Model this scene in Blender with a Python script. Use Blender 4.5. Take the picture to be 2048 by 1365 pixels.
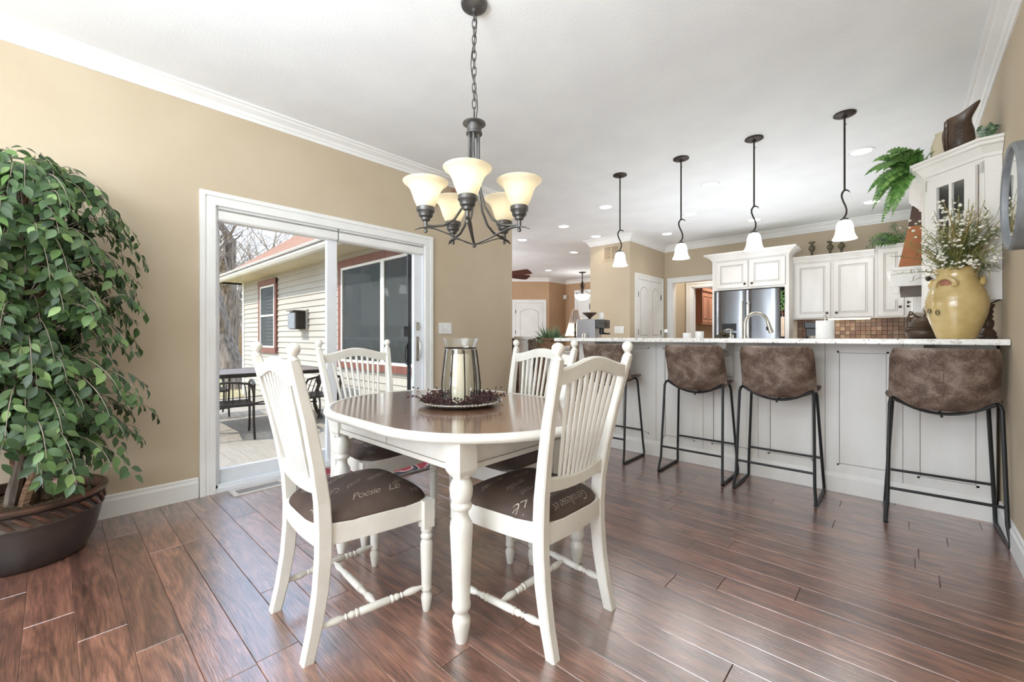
import bpy, bmesh, math, random
from mathutils import Vector, Matrix, Quaternion
random.seed(7)
PI = math.pi
for o in list(bpy.data.objects): bpy.data.objects.remove(o)
S = bpy.context.scene
C = S.collection
def lin(h):
    h = h.lstrip('#'); r = []
    for i in (0, 2, 4):
        c = int(h[i:i+2], 16)/255
        r.append(c/12.92 if c <= .04045 else ((c+.055)/1.055)**2.4)
    return tuple(r)+(1.0,)

# ---------------------------------------------------------------- camera, world, sun, area lights, exposure
H = 1.08
cam = bpy.data.cameras.new('camera'); cam_o = bpy.data.objects.new('camera', cam); C.objects.link(cam_o)
cam.sensor_width = 36; cam.lens = 851/2048*36; cam.shift_y = -9/2048; cam.clip_start = .05; cam.clip_end = 300
cam_o.location = (0, 0, H); cam_o.rotation_euler = (PI/2, 0, math.radians(42.8))
S.camera = cam_o
w = bpy.data.worlds.new('sky'); S.world = w; w.use_nodes = True
wn = w.node_tree.nodes; wl = w.node_tree.links; wn.clear()
wo = wn.new('ShaderNodeOutputWorld'); bg = wn.new('ShaderNodeBackground')
tc = wn.new('ShaderNodeTexCoord'); sx = wn.new('ShaderNodeSeparateXYZ'); cr = wn.new('ShaderNodeValToRGB')
wl.new(tc.outputs['Generated'], sx.inputs[0]); wl.new(sx.outputs['Z'], cr.inputs[0]); wl.new(cr.outputs[0], bg.inputs[0]); wl.new(bg.outputs[0], wo.inputs[0])
cr.color_ramp.elements[0].position = 0; cr.color_ramp.elements[0].color = (.70, .75, .84, 1)
cr.color_ramp.elements[1].position = .6; cr.color_ramp.elements[1].color = (.46, .60, .85, 1)
bg.inputs[1].default_value = 2.1
def lamp(kind, name, loc, energy, col=(1, 1, 1), rot=None, aim=None, **kw):
    l = bpy.data.lights.new(name, kind); l.energy = energy; l.color = col
    for k, v in kw.items(): setattr(l, k, v)
    o = bpy.data.objects.new(name, l); C.objects.link(o); o.location = loc
    if aim is not None: o.rotation_euler = Vector(aim).to_track_quat('-Z', 'Y').to_euler()
    return o
lamp('SUN', 'sun', (-8, -6, 9), 3.0, (1, .96, .9), aim=(.25, 1, -.9), angle=.009)
# unseen fill lamps added to brighten the dining room, kitchen and rooms beyond
lamp('AREA', 'back_window_fill', (-1.4, -2.45, 1.5), 74, (.87, .93, 1), aim=(0, 1, .05), shape='RECTANGLE', size=3.2, size_y=1.9)  # added fill, set in the window opening behind the camera
lamp('AREA', 'ceiling_fill', (-.9, -.9, 1.75), 62, (.82, .91, 1), aim=(-.1, .25, 1), shape='RECTANGLE', size=1.0, size_y=1.0)  # added upward fill behind the camera, lifts the ceiling brightness
lamp('AREA', 'kitchen_fill', (-1.4, 5.6, .96), 22, (.9, .95, 1), aim=(0, 0, 1), shape='RECTANGLE', size=2.2, size_y=1.6)  # added upward fill, hidden behind the bar
lamp('AREA', 'great_room_fill', (-7.2, 4.4, 1.6), 80, (.92, .96, 1), aim=(.25, 1, .15), shape='RECTANGLE', size=2.5, size_y=1.6)  # added fill standing inside the great room, out of view
lamp('AREA', 'hall_fill', (-2.5, 8.2, 2.65), 9, (1, .96, .9), aim=(0, 0, -1), shape='RECTANGLE', size=.5, size_y=.5)  # added fill for the dark hall, no fixture here
lamp('AREA', 'laundry_fill', (-2.6, 9.8, 2.6), 26, (.95, .97, 1), aim=(.1, .5, -1), shape='RECTANGLE', size=.8, size_y=.6)  # added fill under the laundry ceiling, no window here
S.view_settings.view_transform = 'Standard'; S.view_settings.look = 'None'
S.view_settings.gamma = 1; S.view_settings.use_curve_mapping = False
S.view_settings.exposure = 0.72

# ---------------------------------------------------------------- materials
def newmat(name):
    m = bpy.data.materials.new(name); m.use_nodes = True
    return m, m.node_tree.nodes, m.node_tree.links, m.node_tree.nodes['Principled BSDF']
def P(name, a, b=None, scale=6, rough=.5, metal=0, bump=0, bscale=60, spec=.5, coat=0, stretch=(1, 1, 1), detail=4, coords='Object', pos=(.35, .65), trans=0, emit=None, estr=0, alpha=None):
    m, n, l, bs = newmat(name)
    a = lin(a) if isinstance(a, str) else a; b = lin(b) if isinstance(b, str) else (b or tuple(c*.86 for c in a[:3])+(1,))
    t = n.new('ShaderNodeTexCoord'); mp = n.new('ShaderNodeMapping'); mp.inputs['Scale'].default_value = stretch
    l.new(t.outputs[coords], mp.inputs[0])
    ns = n.new('ShaderNodeTexNoise'); ns.inputs['Scale'].default_value = scale; ns.inputs['Detail'].default_value = detail
    l.new(mp.outputs[0], ns.inputs['Vector'])
    r = n.new('ShaderNodeValToRGB'); r.color_ramp.elements[0].position = pos[0]; r.color_ramp.elements[1].position = pos[1]
    r.color_ramp.elements[0].color = a; r.color_ramp.elements[1].color = b
    l.new(ns.outputs['Fac'], r.inputs[0]); l.new(r.outputs[0], bs.inputs['Base Color'])
    bs.inputs['Roughness'].default_value = rough; bs.inputs['Metallic'].default_value = metal
    bs.inputs['Specular IOR Level'].default_value = spec; bs.inputs['Coat Weight'].default_value = coat
    if emit: bs.inputs['Emission Color'].default_value = lin(emit); bs.inputs['Emission Strength'].default_value = estr
    if bump:
        nb = n.new('ShaderNodeTexNoise'); nb.inputs['Scale'].default_value = bscale; nb.inputs['Detail'].default_value = 3
        l.new(mp.outputs[0], nb.inputs['Vector'])
        bp = n.new('ShaderNodeBump'); bp.inputs['Strength'].default_value = bump; bp.inputs['Distance'].default_value = .01
        l.new(nb.outputs['Fac'], bp.inputs['Height']); l.new(bp.outputs[0], bs.inputs['Normal'])
    return m
M = {}
M['wall'] = P('tan_wall_paint', '#c7b8a0', '#c2b299', 2, .75, bump=.06, bscale=180, spec=.25)
M['wall_brown'] = P('brown_wall_paint', '#bf9f80', '#b9997a', 2, .75, bump=.05, bscale=180, spec=.25)
M['ceiling'] = P('ceiling_paint', '#f1f3f3', '#eceeef', 3, .85, bump=.12, bscale=90, spec=.2)
M['trim'] = P('white_trim_paint', '#f1f1ee', '#ebebe8', 4, .4)
M['vinyl'] = P('white_vinyl', '#eef1f4', '#e8ebee', 4, .35)
M['chair_white'] = P('cream_lacquer', '#e4e2da', '#dbd8cf', 9, .36, bump=.03, bscale=120)
M['cab'] = P('antique_white_cabinet_paint', '#ebe9e4', '#ddd8d0', 3, .45, stretch=(1, 1, .35), bump=.03, bscale=80)
M['glaze'] = P('brown_glaze_line', '#8d8177', '#6f645c', 20, .6)
M['granite'] = None
M['iron'] = P('black_powder_coat', '#17181a', '#101113', 20, .38, spec=.5)
M['bronze'] = P('dark_bronze_metal', '#3b322b', '#2c2520', 14, .42, metal=.55)
M['pewter'] = P('pewter_metal', '#6d6c6a', '#5a5957', 16, .38, metal=.75, bump=.05, bscale=60)
M['steel'] = P('brushed_steel', '#8d9095', '#83868b', 3, .24, metal=1, stretch=(40, 40, .6))
M['brushed'] = P('satin_steel_panel', '#c9ccd2', '#bfc2c8', 3, .35, metal=.55)
M['nickel'] = P('brushed_nickel', '#c9c6bd', '#b8b5ac', 30, .28, metal=1)
M['knob'] = P('dark_pewter_knob', '#4a433c', '#2f2a26', 60, .35, metal=.8)
M['black'] = P('black_plastic', '#131416', '#0d0d0f', 20, .3)
M['dark'] = P('dark_recess', '#2a2520', '#221e1a', 8, .8)
M['white_gloss'] = P('white_glaze', '#f0f0ee', '#e6e6e4', 6, .2)
M['paper'] = P('paper_towel', '#f6f6f4', '#eeeeec', 60, .95, bump=.2, bscale=160)
M['candle'] = P('ivory_wax', '#efe6cf', '#e9dfc5', 8, .5)
M['siding'] = P('cream_vinyl_siding', '#b1aa9d', '#aaa295', 2, .6, stretch=(.4, 1, 4))
M['rust'] = P('rust_red_trim', '#7c4836', '#6f3f2f', 6, .6)
M['shingle'] = P('red_roof_shingle', '#a47d69', '#8f6b59', 30, .9, bump=.3, bscale=90)
M['soffit'] = P('beige_soffit', '#cfc4a6', '#c6ba9b', 3, .6)
M['gutter'] = P('white_gutter', '#ece9e0', '#e3e0d7', 5, .4)
M['deck'] = P('grey_tan_deck_board', '#b0a596', '#a29788', 8, .75, stretch=(.6, 8, 1), bump=.1, bscale=40)
M['dry_grass'] = P('dry_grass', '#b09d6f', '#8f7f57', 3, .95, bump=.5, bscale=30, coords='Object')
M['bark'] = P('grey_bark', '#94877a', '#594e45', 5, .95, stretch=(3, 3, .5), bump=.8, bscale=14)
M['twig'] = P('pale_twig', '#a89b8d', '#7f7366', 4, .9)
M['brush'] = P('dry_brush', '#a28460', '#7d6448', 3, .95)
M['stoneblock'] = P('stone_veneer', '#b59f83', '#8d7861', 7, .85, bump=.4, bscale=25)
M['wood_cab'] = P('reddish_wood_cabinet', '#b0785c', '#a06a50', 4, .4, stretch=(4, 4, .4))
M['walnut'] = P('dark_red_wood', '#5b3226', '#47261d', 6, .4, stretch=(1, 6, 1))
M['tabletop'] = P('brown_stained_tabletop', '#8a664f', '#755441', 5, .25, stretch=(1.2, 14, 1), bump=.03, bscale=60, spec=.65, coat=1.0)
M['tabletop'].node_tree.nodes['Principled BSDF'].inputs['Coat IOR'].default_value = 2.2
M['tabletop'].node_tree.nodes['Principled BSDF'].inputs['Coat Roughness'].default_value = .13
M['silver'] = P('beaded_silver', '#d9d9d6', '#bdbdb9', 40, .3, metal=.9)
M['berry'] = P('burgundy_berry', '#4a2028', '#2c1216', 40, .45)
M['wicker'] = P('wicker', '#8a6a50', '#5c442f', 30, .85, bump=.7, bscale=60, stretch=(1, 1, 3))
M['soil'] = P('moss_fill', '#5b5138', '#3a3324', 40, .95, bump=.8, bscale=90)
M['pot'] = P('bronze_glazed_pot', '#40342d', '#29221f', 5, .38, metal=.25, bump=.08, bscale=30, coat=.25)
M['pot_rim'] = P('copper_brushed_rim', '#6b4a3b', '#43332a', 7, .34, metal=.35)
M['vase'] = P('mustard_glazed_stoneware', '#cfb780', '#b59c62', 8, .2, bump=.05, bscale=20, coat=.5, detail=6)
M['terracotta'] = P('terracotta', '#a9745a', '#93614b', 12, .7)
M['copper'] = P('copper_hood', '#b0734d', '#9a6343', 4, .45, metal=.35)
M['copper_dark'] = P('dark_patina_copper', '#5d4740', '#4b3934', 4, .5, metal=.3)
M['brown_glaze'] = P('brown_glazed_pottery', '#5a4636', '#3c2c20', 7, .45, bump=.1, bscale=20, coat=.1)
M['mirror_rim'] = P('grey_metal_frame', '#8b8d8f', '#7a7c7e', 14, .5, metal=.2)
M['mirror'] = P('mirror_glass', '#e6e9ea', '#e6e9ea', 2, .02, metal=1)
M['register'] = P('cream_metal_grille', '#d6cdc2', '#ccc3b8', 10, .45)
M['blade'] = P('olive_grass_blade', '#a0965a', '#7b8048', 12, .6)
M['blade2'] = P('ochre_reed', '#b09a5e', '#937f4a', 12, .6)
M['petal'] = P('white_petal', '#f4f1e6', '#e8e3d2', 30, .6)
M['stem'] = P('green_stem', '#6f7d49', '#566438', 20, .6)
M['stone_finial'] = P('olive_carved_stone', '#6b624a', '#40392a', 40, .7, bump=.5, bscale=80)
M['lampshade'] = P('cream_lampshade', '#efe6d3', '#e6dcc6', 10, .8, emit='#fff0d0', estr=.35)
M['lampshade_stripe'] = P('striped_lampshade', '#9c8d86', '#8a7b74', 10, .8)
M['flesh_shade'] = P('pink_cream_trim', '#ecd3bd', '#e2c7b0', 10, .8)
M['planter'] = P('basket_weave_brown', '#9a7358', '#6d4f3b', 26, .85, bump=.8, bscale=40, stretch=(1, 1, 2.5))
M['patio_top'] = P('patio_table_grey_brown', '#8d8079', '#746862', 30, .6, stretch=(1, 6, 1), bump=.2, bscale=60)
M['slate'] = P('dark_stone', '#6e655c', '#585049', 8, .8, bump=.3, bscale=30)
M['downlight'] = P('lit_lens', '#ffffff', '#ffffff', 2, .5, emit='#ffffff', estr=3.0)
M['undercab'] = P('lit_strip', '#ffffff', '#ffffff', 2, .5, emit='#ffe2b8', estr=1.6)

def granite():
    m, n, l, bs = newmat('speckled_granite')
    t = n.new('ShaderNodeTexCoord'); v = n.new('ShaderNodeTexVoronoi'); v.inputs['Scale'].default_value = 110
    l.new(t.outputs['Object'], v.inputs['Vector'])
    ns = n.new('ShaderNodeTexNoise'); ns.inputs['Scale'].default_value = 22; ns.inputs['Detail'].default_value = 6; l.new(t.outputs['Object'], ns.inputs['Vector'])
    mx = n.new('ShaderNodeMath'); mx.operation = 'MULTIPLY_ADD'; mx.inputs[1].default_value = .55; l.new(v.outputs['Color'], mx.inputs[0]); l.new(ns.outputs['Fac'], mx.inputs[2])
    r = n.new('ShaderNodeValToRGB'); e = r.color_ramp.elements
    e[0].position = .38; e[0].color = lin('#54483f'); e[1].position = .95; e[1].color = lin('#f3f1ec')
    for p, c in ((.5, '#9c8d80'), (.58, '#d8d2c8'), (.72, '#efece6')):
        x = e.new(p); x.color = lin(c)
    l.new(mx.outputs[0], r.inputs[0]); l.new(r.outputs[0], bs.inputs['Base Color']); bs.inputs['Roughness'].default_value = .15
    return m
M['granite'] = granite()

def floor_mat():
    m, n, l, bs = newmat('hickory_plank')
    t = n.new('ShaderNodeTexCoord'); oi = n.new('ShaderNodeObjectInfo')
    ad = n.new('ShaderNodeVectorMath'); ad.operation = 'MULTIPLY_ADD'
    cb = n.new('ShaderNodeCombineXYZ')
    for i in range(3): l.new(oi.outputs['Random'], cb.inputs[i])
    l.new(cb.outputs[0], ad.inputs[0]); ad.inputs[1].default_value = (37, 91, 13); l.new(t.outputs['Object'], ad.inputs[2])
    mp = n.new('ShaderNodeMapping'); mp.inputs['Scale'].default_value = (1.2, 6.5, 1); l.new(ad.outputs[0], mp.inputs[0])
    n1 = n.new('ShaderNodeTexNoise'); n1.inputs['Scale'].default_value = 2.0; n1.inputs['Detail'].default_value = 9; n1.inputs['Distortion'].default_value = 2.4; l.new(mp.outputs[0], n1.inputs['Vector'])
    mp2 = n.new('ShaderNodeMapping'); mp2.inputs['Scale'].default_value = (7, 120, 1); l.new(ad.outputs[0], mp2.inputs[0])
    n2 = n.new('ShaderNodeTexNoise'); n2.inputs['Scale'].default_value = 1.3; n2.inputs['Detail'].default_value = 5; n2.inputs['Distortion'].default_value = .8; l.new(mp2.outputs[0], n2.inputs['Vector'])
    mixf = n.new('ShaderNodeMath'); mixf.operation = 'MULTIPLY_ADD'; mixf.inputs[1].default_value = .46; l.new(n2.outputs['Fac'], mixf.inputs[0])
    sc = n.new('ShaderNodeMath'); sc.operation = 'MULTIPLY_ADD'; sc.inputs[1].default_value = .66; sc.inputs[2].default_value = 0; l.new(n1.outputs['Fac'], sc.inputs[0]); l.new(sc.outputs[0], mixf.inputs[2])
    r = n.new('ShaderNodeValToRGB'); e = r.color_ramp.elements
    e[0].position = .30; e[0].color = lin('#3b231a'); e[1].position = .80; e[1].color = lin('#b07350')
    for p, c in ((.42, '#563324'), (.54, '#754632'), (.66, '#92593e')):
        x = e.new(p); x.color = lin(c)
    l.new(mixf.outputs[0], r.inputs[0])
    hs = n.new('ShaderNodeHueSaturation'); hs.inputs['Saturation'].default_value = .84
    mr = n.new('ShaderNodeMapRange'); mr.inputs['To Min'].default_value = .70; mr.inputs['To Max'].default_value = 1.25; l.new(oi.outputs['Random'], mr.inputs['Value'])
    l.new(mr.outputs[0], hs.inputs['Value']); l.new(r.outputs[0], hs.inputs['Color']); l.new(hs.outputs[0], bs.inputs['Base Color'])
    bs.inputs['Roughness'].default_value = .34; bs.inputs['Specular IOR Level'].default_value = .6
    bs.inputs['Coat Weight'].default_value = 1.0; bs.inputs['Coat Roughness'].default_value = .22; bs.inputs['Coat IOR'].default_value = 2.6
    bp = n.new('ShaderNodeBump'); bp.inputs['Strength'].default_value = .16; bp.inputs['Distance'].default_value = .004
    l.new(n2.outputs['Fac'], bp.inputs['Height']); l.new(bp.outputs[0], bs.inputs['Normal']); l.new(bp.outputs[0], bs.inputs['Coat Normal'])
    return m
M['plank'] = floor_mat()

def leather():
    m, n, l, bs = newmat('distressed_brown_leather')
    t = n.new('ShaderNodeTexCoord')
    a = n.new('ShaderNodeTexNoise'); a.inputs['Scale'].default_value = 9; a.inputs['Detail'].default_value = 8; a.inputs['Distortion'].default_value = .6; l.new(t.outputs['Object'], a.inputs['Vector'])
    b = n.new('ShaderNodeTexNoise'); b.inputs['Scale'].default_value = 55; b.inputs['Detail'].default_value = 6; b.inputs['Distortion'].default_value = 2; l.new(t.outputs['Object'], b.inputs['Vector'])
    ma = n.new('ShaderNodeMath'); ma.operation = 'MULTIPLY_ADD'; ma.inputs[1].default_value = .45; l.new(b.outputs['Fac'], ma.inputs[0]); l.new(a.outputs['Fac'], ma.inputs[2])
    r = n.new('ShaderNodeValToRGB'); e = r.color_ramp.elements
    e[0].position = .5; e[0].color = lin('#44342c'); e[1].position = .95; e[1].color = lin('#9c8a7d')
    for p, c in ((.66, '#5c493d'), (.76, '#746154')):
        x = e.new(p); x.color = lin(c)
    l.new(ma.outputs[0], r.inputs[0]); l.new(r.outputs[0], bs.inputs['Base Color']); bs.inputs['Roughness'].default_value = .5
    bp = n.new('ShaderNodeBump'); bp.inputs['Strength'].default_value = .25; bp.inputs['Distance'].default_value = .004; l.new(b.outputs['Fac'], bp.inputs['Height']); l.new(bp.outputs[0], bs.inputs['Normal'])
    return m
M['leather'] = leather()
M['fabric'] = P('brown_seat_fabric', '#594a42', '#473a34', 7, .62, bump=.12, bscale=300, spec=.3)
M['script'] = P('cream_printed_script', '#c4b8a8', '#94887a', 25, .7)

def leafmat(name, cols, rough=.35, tr=.25):
    m, n, l, bs = newmat(name)
    oi = n.new('ShaderNodeObjectInfo'); g = n.new('ShaderNodeNewGeometry'); ad = n.new('ShaderNodeMath'); ad.operation = 'ADD'
    l.new(oi.outputs['Random'], ad.inputs[0]); l.new(g.outputs['Random Per Island'], ad.inputs[1])
    fr = n.new('ShaderNodeMath'); fr.operation = 'FRACT'; l.new(ad.outputs[0], fr.inputs[0])
    r = n.new('ShaderNodeValToRGB'); e = r.color_ramp.elements; e[0].color = lin(cols[0]); e[1].color = lin(cols[-1])
    for i, c in enumerate(cols[1:-1]):
        x = e.new((i+1)/(len(cols)-1)); x.color = lin(c)
    l.new(fr.outputs[0], r.inputs[0]); l.new(r.outputs[0], bs.inputs['Base Color']); bs.inputs['Roughness'].default_value = rough
    t = n.new('ShaderNodeBsdfTranslucent'); l.new(r.outputs[0], t.inputs[0]); mx = n.new('ShaderNodeMixShader'); mx.inputs[0].default_value = tr
    out = n['Material Output']; l.new(bs.outputs[0], mx.inputs[1]); l.new(t.outputs[0], mx.inputs[2]); l.new(mx.outputs[0], out.inputs[0])
    return m
M['leaf'] = leafmat('ficus_leaf', ['#2e422c', '#42593a', '#557347', '#354b31', '#6f9052', '#3a5235', '#93b06c', '#465f3d', '#5d7b4c'])
M['fern'] = leafmat('fern_leaflet', ['#47703b', '#6a9a4e', '#97c06a', '#557f42', '#7fae5a'])
M['shrub'] = leafmat('grey_green_leaf', ['#42563f', '#66825f', '#93ab86', '#354a34', '#7a9570'])

def glass(name, tint=(1, 1, 1), refl=1.0, fac=.1):
    m, n, l, bs = newmat(name); n.remove(bs)
    out = n['Material Output']; tr = n.new('ShaderNodeBsdfTransparent'); tr.inputs[0].default_value = tint+(1,)
    gl = n.new('ShaderNodeBsdfGlossy'); gl.inputs['Roughness'].default_value = .02
    lw = n.new('ShaderNodeLayerWeight'); lw.inputs['Blend'].default_value = .5
    pw = n.new('ShaderNodeMath'); pw.operation = 'POWER'; pw.inputs[1].default_value = 5; l.new(lw.outputs['Facing'], pw.inputs[0])
    ml = n.new('ShaderNodeMath'); ml.operation = 'MULTIPLY_ADD'; ml.inputs[1].default_value = .9*refl; ml.inputs[2].default_value = .04*refl; l.new(pw.outputs[0], ml.inputs[0])
    mx = n.new('ShaderNodeMixShader'); l.new(ml.outputs[0], mx.inputs[0]); l.new(tr.outputs[0], mx.inputs[1]); l.new(gl.outputs[0], mx.inputs[2]); l.new(mx.outputs[0], out.inputs[0])
    return m
M['glass'] = glass('clear_glass', (.97, .985, .985), .8)
M['glass_grey'] = glass('wavy_lantern_glass', (.98, .99, .985), 1.6)
M['glass_out'] = glass('exterior_window_glass', (.9, .92, .93), .12)
M['pane_dark'] = P('dark_insect_screen', '#4a4a46', '#42423e', 30, .7, spec=.1)
def alabaster(name, col, estr, emit, fac=.5):
    m, n, l, bs = newmat(name)
    t = n.new('ShaderNodeTexCoord'); ns = n.new('ShaderNodeTexNoise'); ns.inputs['Scale'].default_value = 14; ns.inputs['Detail'].default_value = 5; l.new(t.outputs['Object'], ns.inputs['Vector'])
    r = n.new('ShaderNodeValToRGB'); r.color_ramp.elements[0].color = lin(col[0]); r.color_ramp.elements[1].color = lin(col[1]); l.new(ns.outputs['Fac'], r.inputs[0])
    l.new(r.outputs[0], bs.inputs['Base Color']); bs.inputs['Roughness'].default_value = .25
    bs.inputs['Emission Color'].default_value = lin(emit); bs.inputs['Emission Strength'].default_value = estr
    tl = n.new('ShaderNodeBsdfTranslucent'); l.new(r.outputs[0], tl.inputs[0]); mx = n.new('ShaderNodeMixShader'); mx.inputs[0].default_value = fac
    l.new(bs.outputs[0], mx.inputs[1]); l.new(tl.outputs[0], mx.inputs[2]); l.new(mx.outputs[0], n['Material Output'].inputs[0])
    return m
M['amber'] = alabaster('amber_alabaster_glass', ('#eee4cc', '#f6f0e0'), .10, '#fff3dc')
M['frost'] = alabaster('frosted_white_glass', ('#f4f8f6', '#ffffff'), .9, '#f4fbff')

def rugmat():
    m, n, l, bs = newmat('red_patterned_rug')
    t = n.new('ShaderNodeTexCoord'); wv = n.new('ShaderNodeTexWave'); wv.inputs['Scale'].default_value = 1.5; wv.inputs['Distortion'].default_value = 24; wv.inputs['Detail'].default_value = 3; l.new(t.outputs['Object'], wv.inputs['Vector'])
    r = n.new('ShaderNodeValToRGB'); e = r.color_ramp.elements; e[0].color = lin('#8d2e35'); e[0].position = .3; e[1].color = lin('#b4605f'); e[1].position = .62
    for p, c in ((.7, '#d9cdc4'), (.9, '#3a3436')):
        x = e.new(p); x.color = lin(c)
    l.new(wv.outputs['Fac'], r.inputs[0]); l.new(r.outputs[0], bs.inputs['Base Color']); bs.inputs['Roughness'].default_value = .95
    return m
M['rug'] = rugmat()
def tilemat():
    m, n, l, bs = newmat('slate_mosaic_tile')
    oi = n.new('ShaderNodeObjectInfo'); r = n.new('ShaderNodeValToRGB'); e = r.color_ramp.elements; e[0].color = lin('#59453a'); e[1].color = lin('#94806b')
    for p, c in ((.2, '#735545'), (.4, '#644b3d'), (.6, '#82634e'), (.8, '#6f5e4e')):
        x = e.new(p); x.color = lin(c)
    l.new(oi.outputs['Random'], r.inputs[0])
    t = n.new('ShaderNodeTexCoord'); ns = n.new('ShaderNodeTexNoise'); ns.inputs['Scale'].default_value = 40; l.new(t.outputs['Object'], ns.inputs['Vector'])
    mx = n.new('ShaderNodeMix'); mx.data_type = 'RGBA'; mx.blend_type = 'OVERLAY'; mx.inputs[0].default_value = .35; l.new(r.outputs[0], mx.inputs[6]); l.new(ns.outputs['Fac'], mx.inputs[7])
    l.new(mx.outputs[2], bs.inputs['Base Color']); bs.inputs['Roughness'].default_value = .5
    return m
M['tile'] = tilemat()

# ---------------------------------------------------------------- mesh builder
class MB:
    def __init__(s): s.v = []; s.f = []; s.sm = []
    def add(s, vs, fs, smooth=False, mtx=None):
        b = len(s.v)
        s.v += [tuple(mtx @ Vector(v)) if mtx is not None else tuple(v) for v in vs]
        s.f += [tuple(i+b for i in f) for f in fs]; s.sm += [smooth]*len(fs); return s
    def bb(s, x0, x1, y0, y1, z0, z1, mtx=None):
        v = [(x0, y0, z0), (x1, y0, z0), (x1, y1, z0), (x0, y1, z0), (x0, y0, z1), (x1, y0, z1), (x1, y1, z1), (x0, y1, z1)]
        return s.add(v, [(0, 3, 2, 1), (4, 5, 6, 7), (0, 1, 5, 4), (1, 2, 6, 5), (2, 3, 7, 6), (3, 0, 4, 7)], mtx=mtx)
    def box(s, c, d, mtx=None):
        return s.bb(c[0]-d[0]/2, c[0]+d[0]/2, c[1]-d[1]/2, c[1]+d[1]/2, c[2]-d[2]/2, c[2]+d[2]/2, mtx)
    def loft(s, rings, cap=True, smooth=False, closed=True, mtx=None):
        n = len(rings[0]); vs = [p for r in rings for p in r]; fs = []
        for i in range(len(rings)-1):
            for j in range(n if closed else n-1):
                k = (j+1) % n
                fs.append((i*n+j, i*n+k, (i+1)*n+k, (i+1)*n+j))
        if cap: fs.append(tuple(range(n-1, -1, -1))); fs.append(tuple(range((len(rings)-1)*n, len(rings)*n)))
        return s.add(vs, fs, smooth, mtx)
    def lathe(s, prof, c=(0, 0, 0), seg=20, cap=True, smooth=True, mtx=None, sx=1, sy=1):
        rings = [[(c[0]+sx*r*math.cos(2*PI*j/seg), c[1]+sy*r*math.sin(2*PI*j/seg), c[2]+z) for j in range(seg)] for r, z in prof]
        return s.loft(rings, cap, smooth, mtx=mtx)
    def tube(s, path, r, seg=8, cap=True, closed=False, smooth=True, mtx=None, flat=None):
        P_ = [Vector(p) for p in path]; n = len(P_); R = r if isinstance(r, (list, tuple)) else [r]*n
        T = []
        for i in range(n):
            a = P_[(i-1) % n] if (closed or i > 0) else P_[i]; b = P_[(i+1) % n] if (closed or i < n-1) else P_[i]
            d = b-a; T.append(d.normalized() if d.length > 1e-9 else Vector((0, 0, 1)))
        u = T[0].orthogonal().normalized() if flat is None else (Vector(flat)-T[0]*Vector(flat).dot(T[0])).normalized()
        rings = []
        for i in range(n):
            if i > 0:
                q = T[i-1].rotation_difference(T[i]); u = q @ u
            u = (u-T[i]*u.dot(T[i])).normalized(); w_ = T[i].cross(u)
            rr = R[i] if isinstance(R[i], tuple) else (R[i], R[i])
            rings.append([tuple(P_[i]+u*rr[0]*math.cos(2*PI*(j+.5)/seg)+w_*rr[1]*math.sin(2*PI*(j+.5)/seg)) for j in range(seg)])
        if closed: rings.append(rings[0])
        return s.loft(rings, cap and not closed, smooth, mtx=mtx)
    def cyl(s, a, b, r, r2=None, seg=12, smooth=True):
        return s.tube([a, b], [r, r if r2 is None else r2], seg, smooth=smooth)
    def ball(s, c, r, seg=10, rings=6, sz=1):
        pr = [(max(r*math.sin(PI*i/rings), 1e-4), -r*sz*math.cos(PI*i/rings)) for i in range(rings+1)]
        return s.lathe(pr, c, seg)
    def prism(s, poly, axis, a, b, smooth=False, mtx=None):
        def m(p, t): return {'x': (t, p[0], p[1]), 'y': (p[0], t, p[1]), 'z': (p[0], p[1], t)}[axis]
        return s.loft([[m(p, a) for p in poly], [m(p, b) for p in poly]], True, smooth, mtx=mtx)
def obj(name, mb, mat, parent=None, sharp=35, bevel=0, loc=None):
    me = bpy.data.meshes.new(name); me.from_pydata(mb.v, [], mb.f)
    bm = bmesh.new(); bm.from_mesh(me); bmesh.ops.recalc_face_normals(bm, faces=bm.faces); bm.to_mesh(me); bm.free()
    me.polygons.foreach_set('use_smooth', mb.sm)
    if any(mb.sm): me.set_sharp_from_angle(angle=math.radians(sharp))
    me.materials.append(mat)
    o = bpy.data.objects.new(name, me); C.objects.link(o)
    if parent: o.parent = parent
    if loc: o.location = loc
    if bevel:
        b = o.modifiers.new('bevel', 'BEVEL'); b.width = bevel; b.segments = 2; b.limit_method = 'ANGLE'; b.angle_limit = math.radians(50)
    return o
def tag(o, label, cat, group=None):
    o['label'] = label; o['category'] = cat
    if group: o['group'] = group
    return o
def thing(name, label, cat, loc=(0, 0, 0), rz=0, group=None):
    o = bpy.data.objects.new(name, None); C.objects.link(o); o.location = loc; o.rotation_euler = (0, 0, rz); o.empty_display_size = .1
    return tag(o, label, cat, group)
def struct(name, mb, mat, **k):
    o = obj(name, mb, mat, **k); o['kind'] = 'structure'; return o
def structE(name, loc=(0, 0, 0)):
    o = bpy.data.objects.new(name, None); C.objects.link(o); o.location = loc; o['kind'] = 'structure'; return o
KIDS = {}
def kids(o): return [c for c in o.children]
def copy_tree(o, parent=None):
    c = o.copy(); C.objects.link(c); c.parent = parent
    for ch in kids(o): copy_tree(ch, c)
    return c
def dup(root, loc, rz, label):
    r = copy_tree(root); r.location = loc; r.rotation_euler = (0, 0, rz); r['label'] = label; return r
def bez(p0, p1, p2, p3, n=10):
    out = []
    for i in range(n+1):
        t = i/n; a = (1-t)
        out.append(tuple(a**3*p0[k]+3*a*a*t*p1[k]+3*a*t*t*p2[k]+t**3*p3[k] for k in range(3)))
    return out

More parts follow.
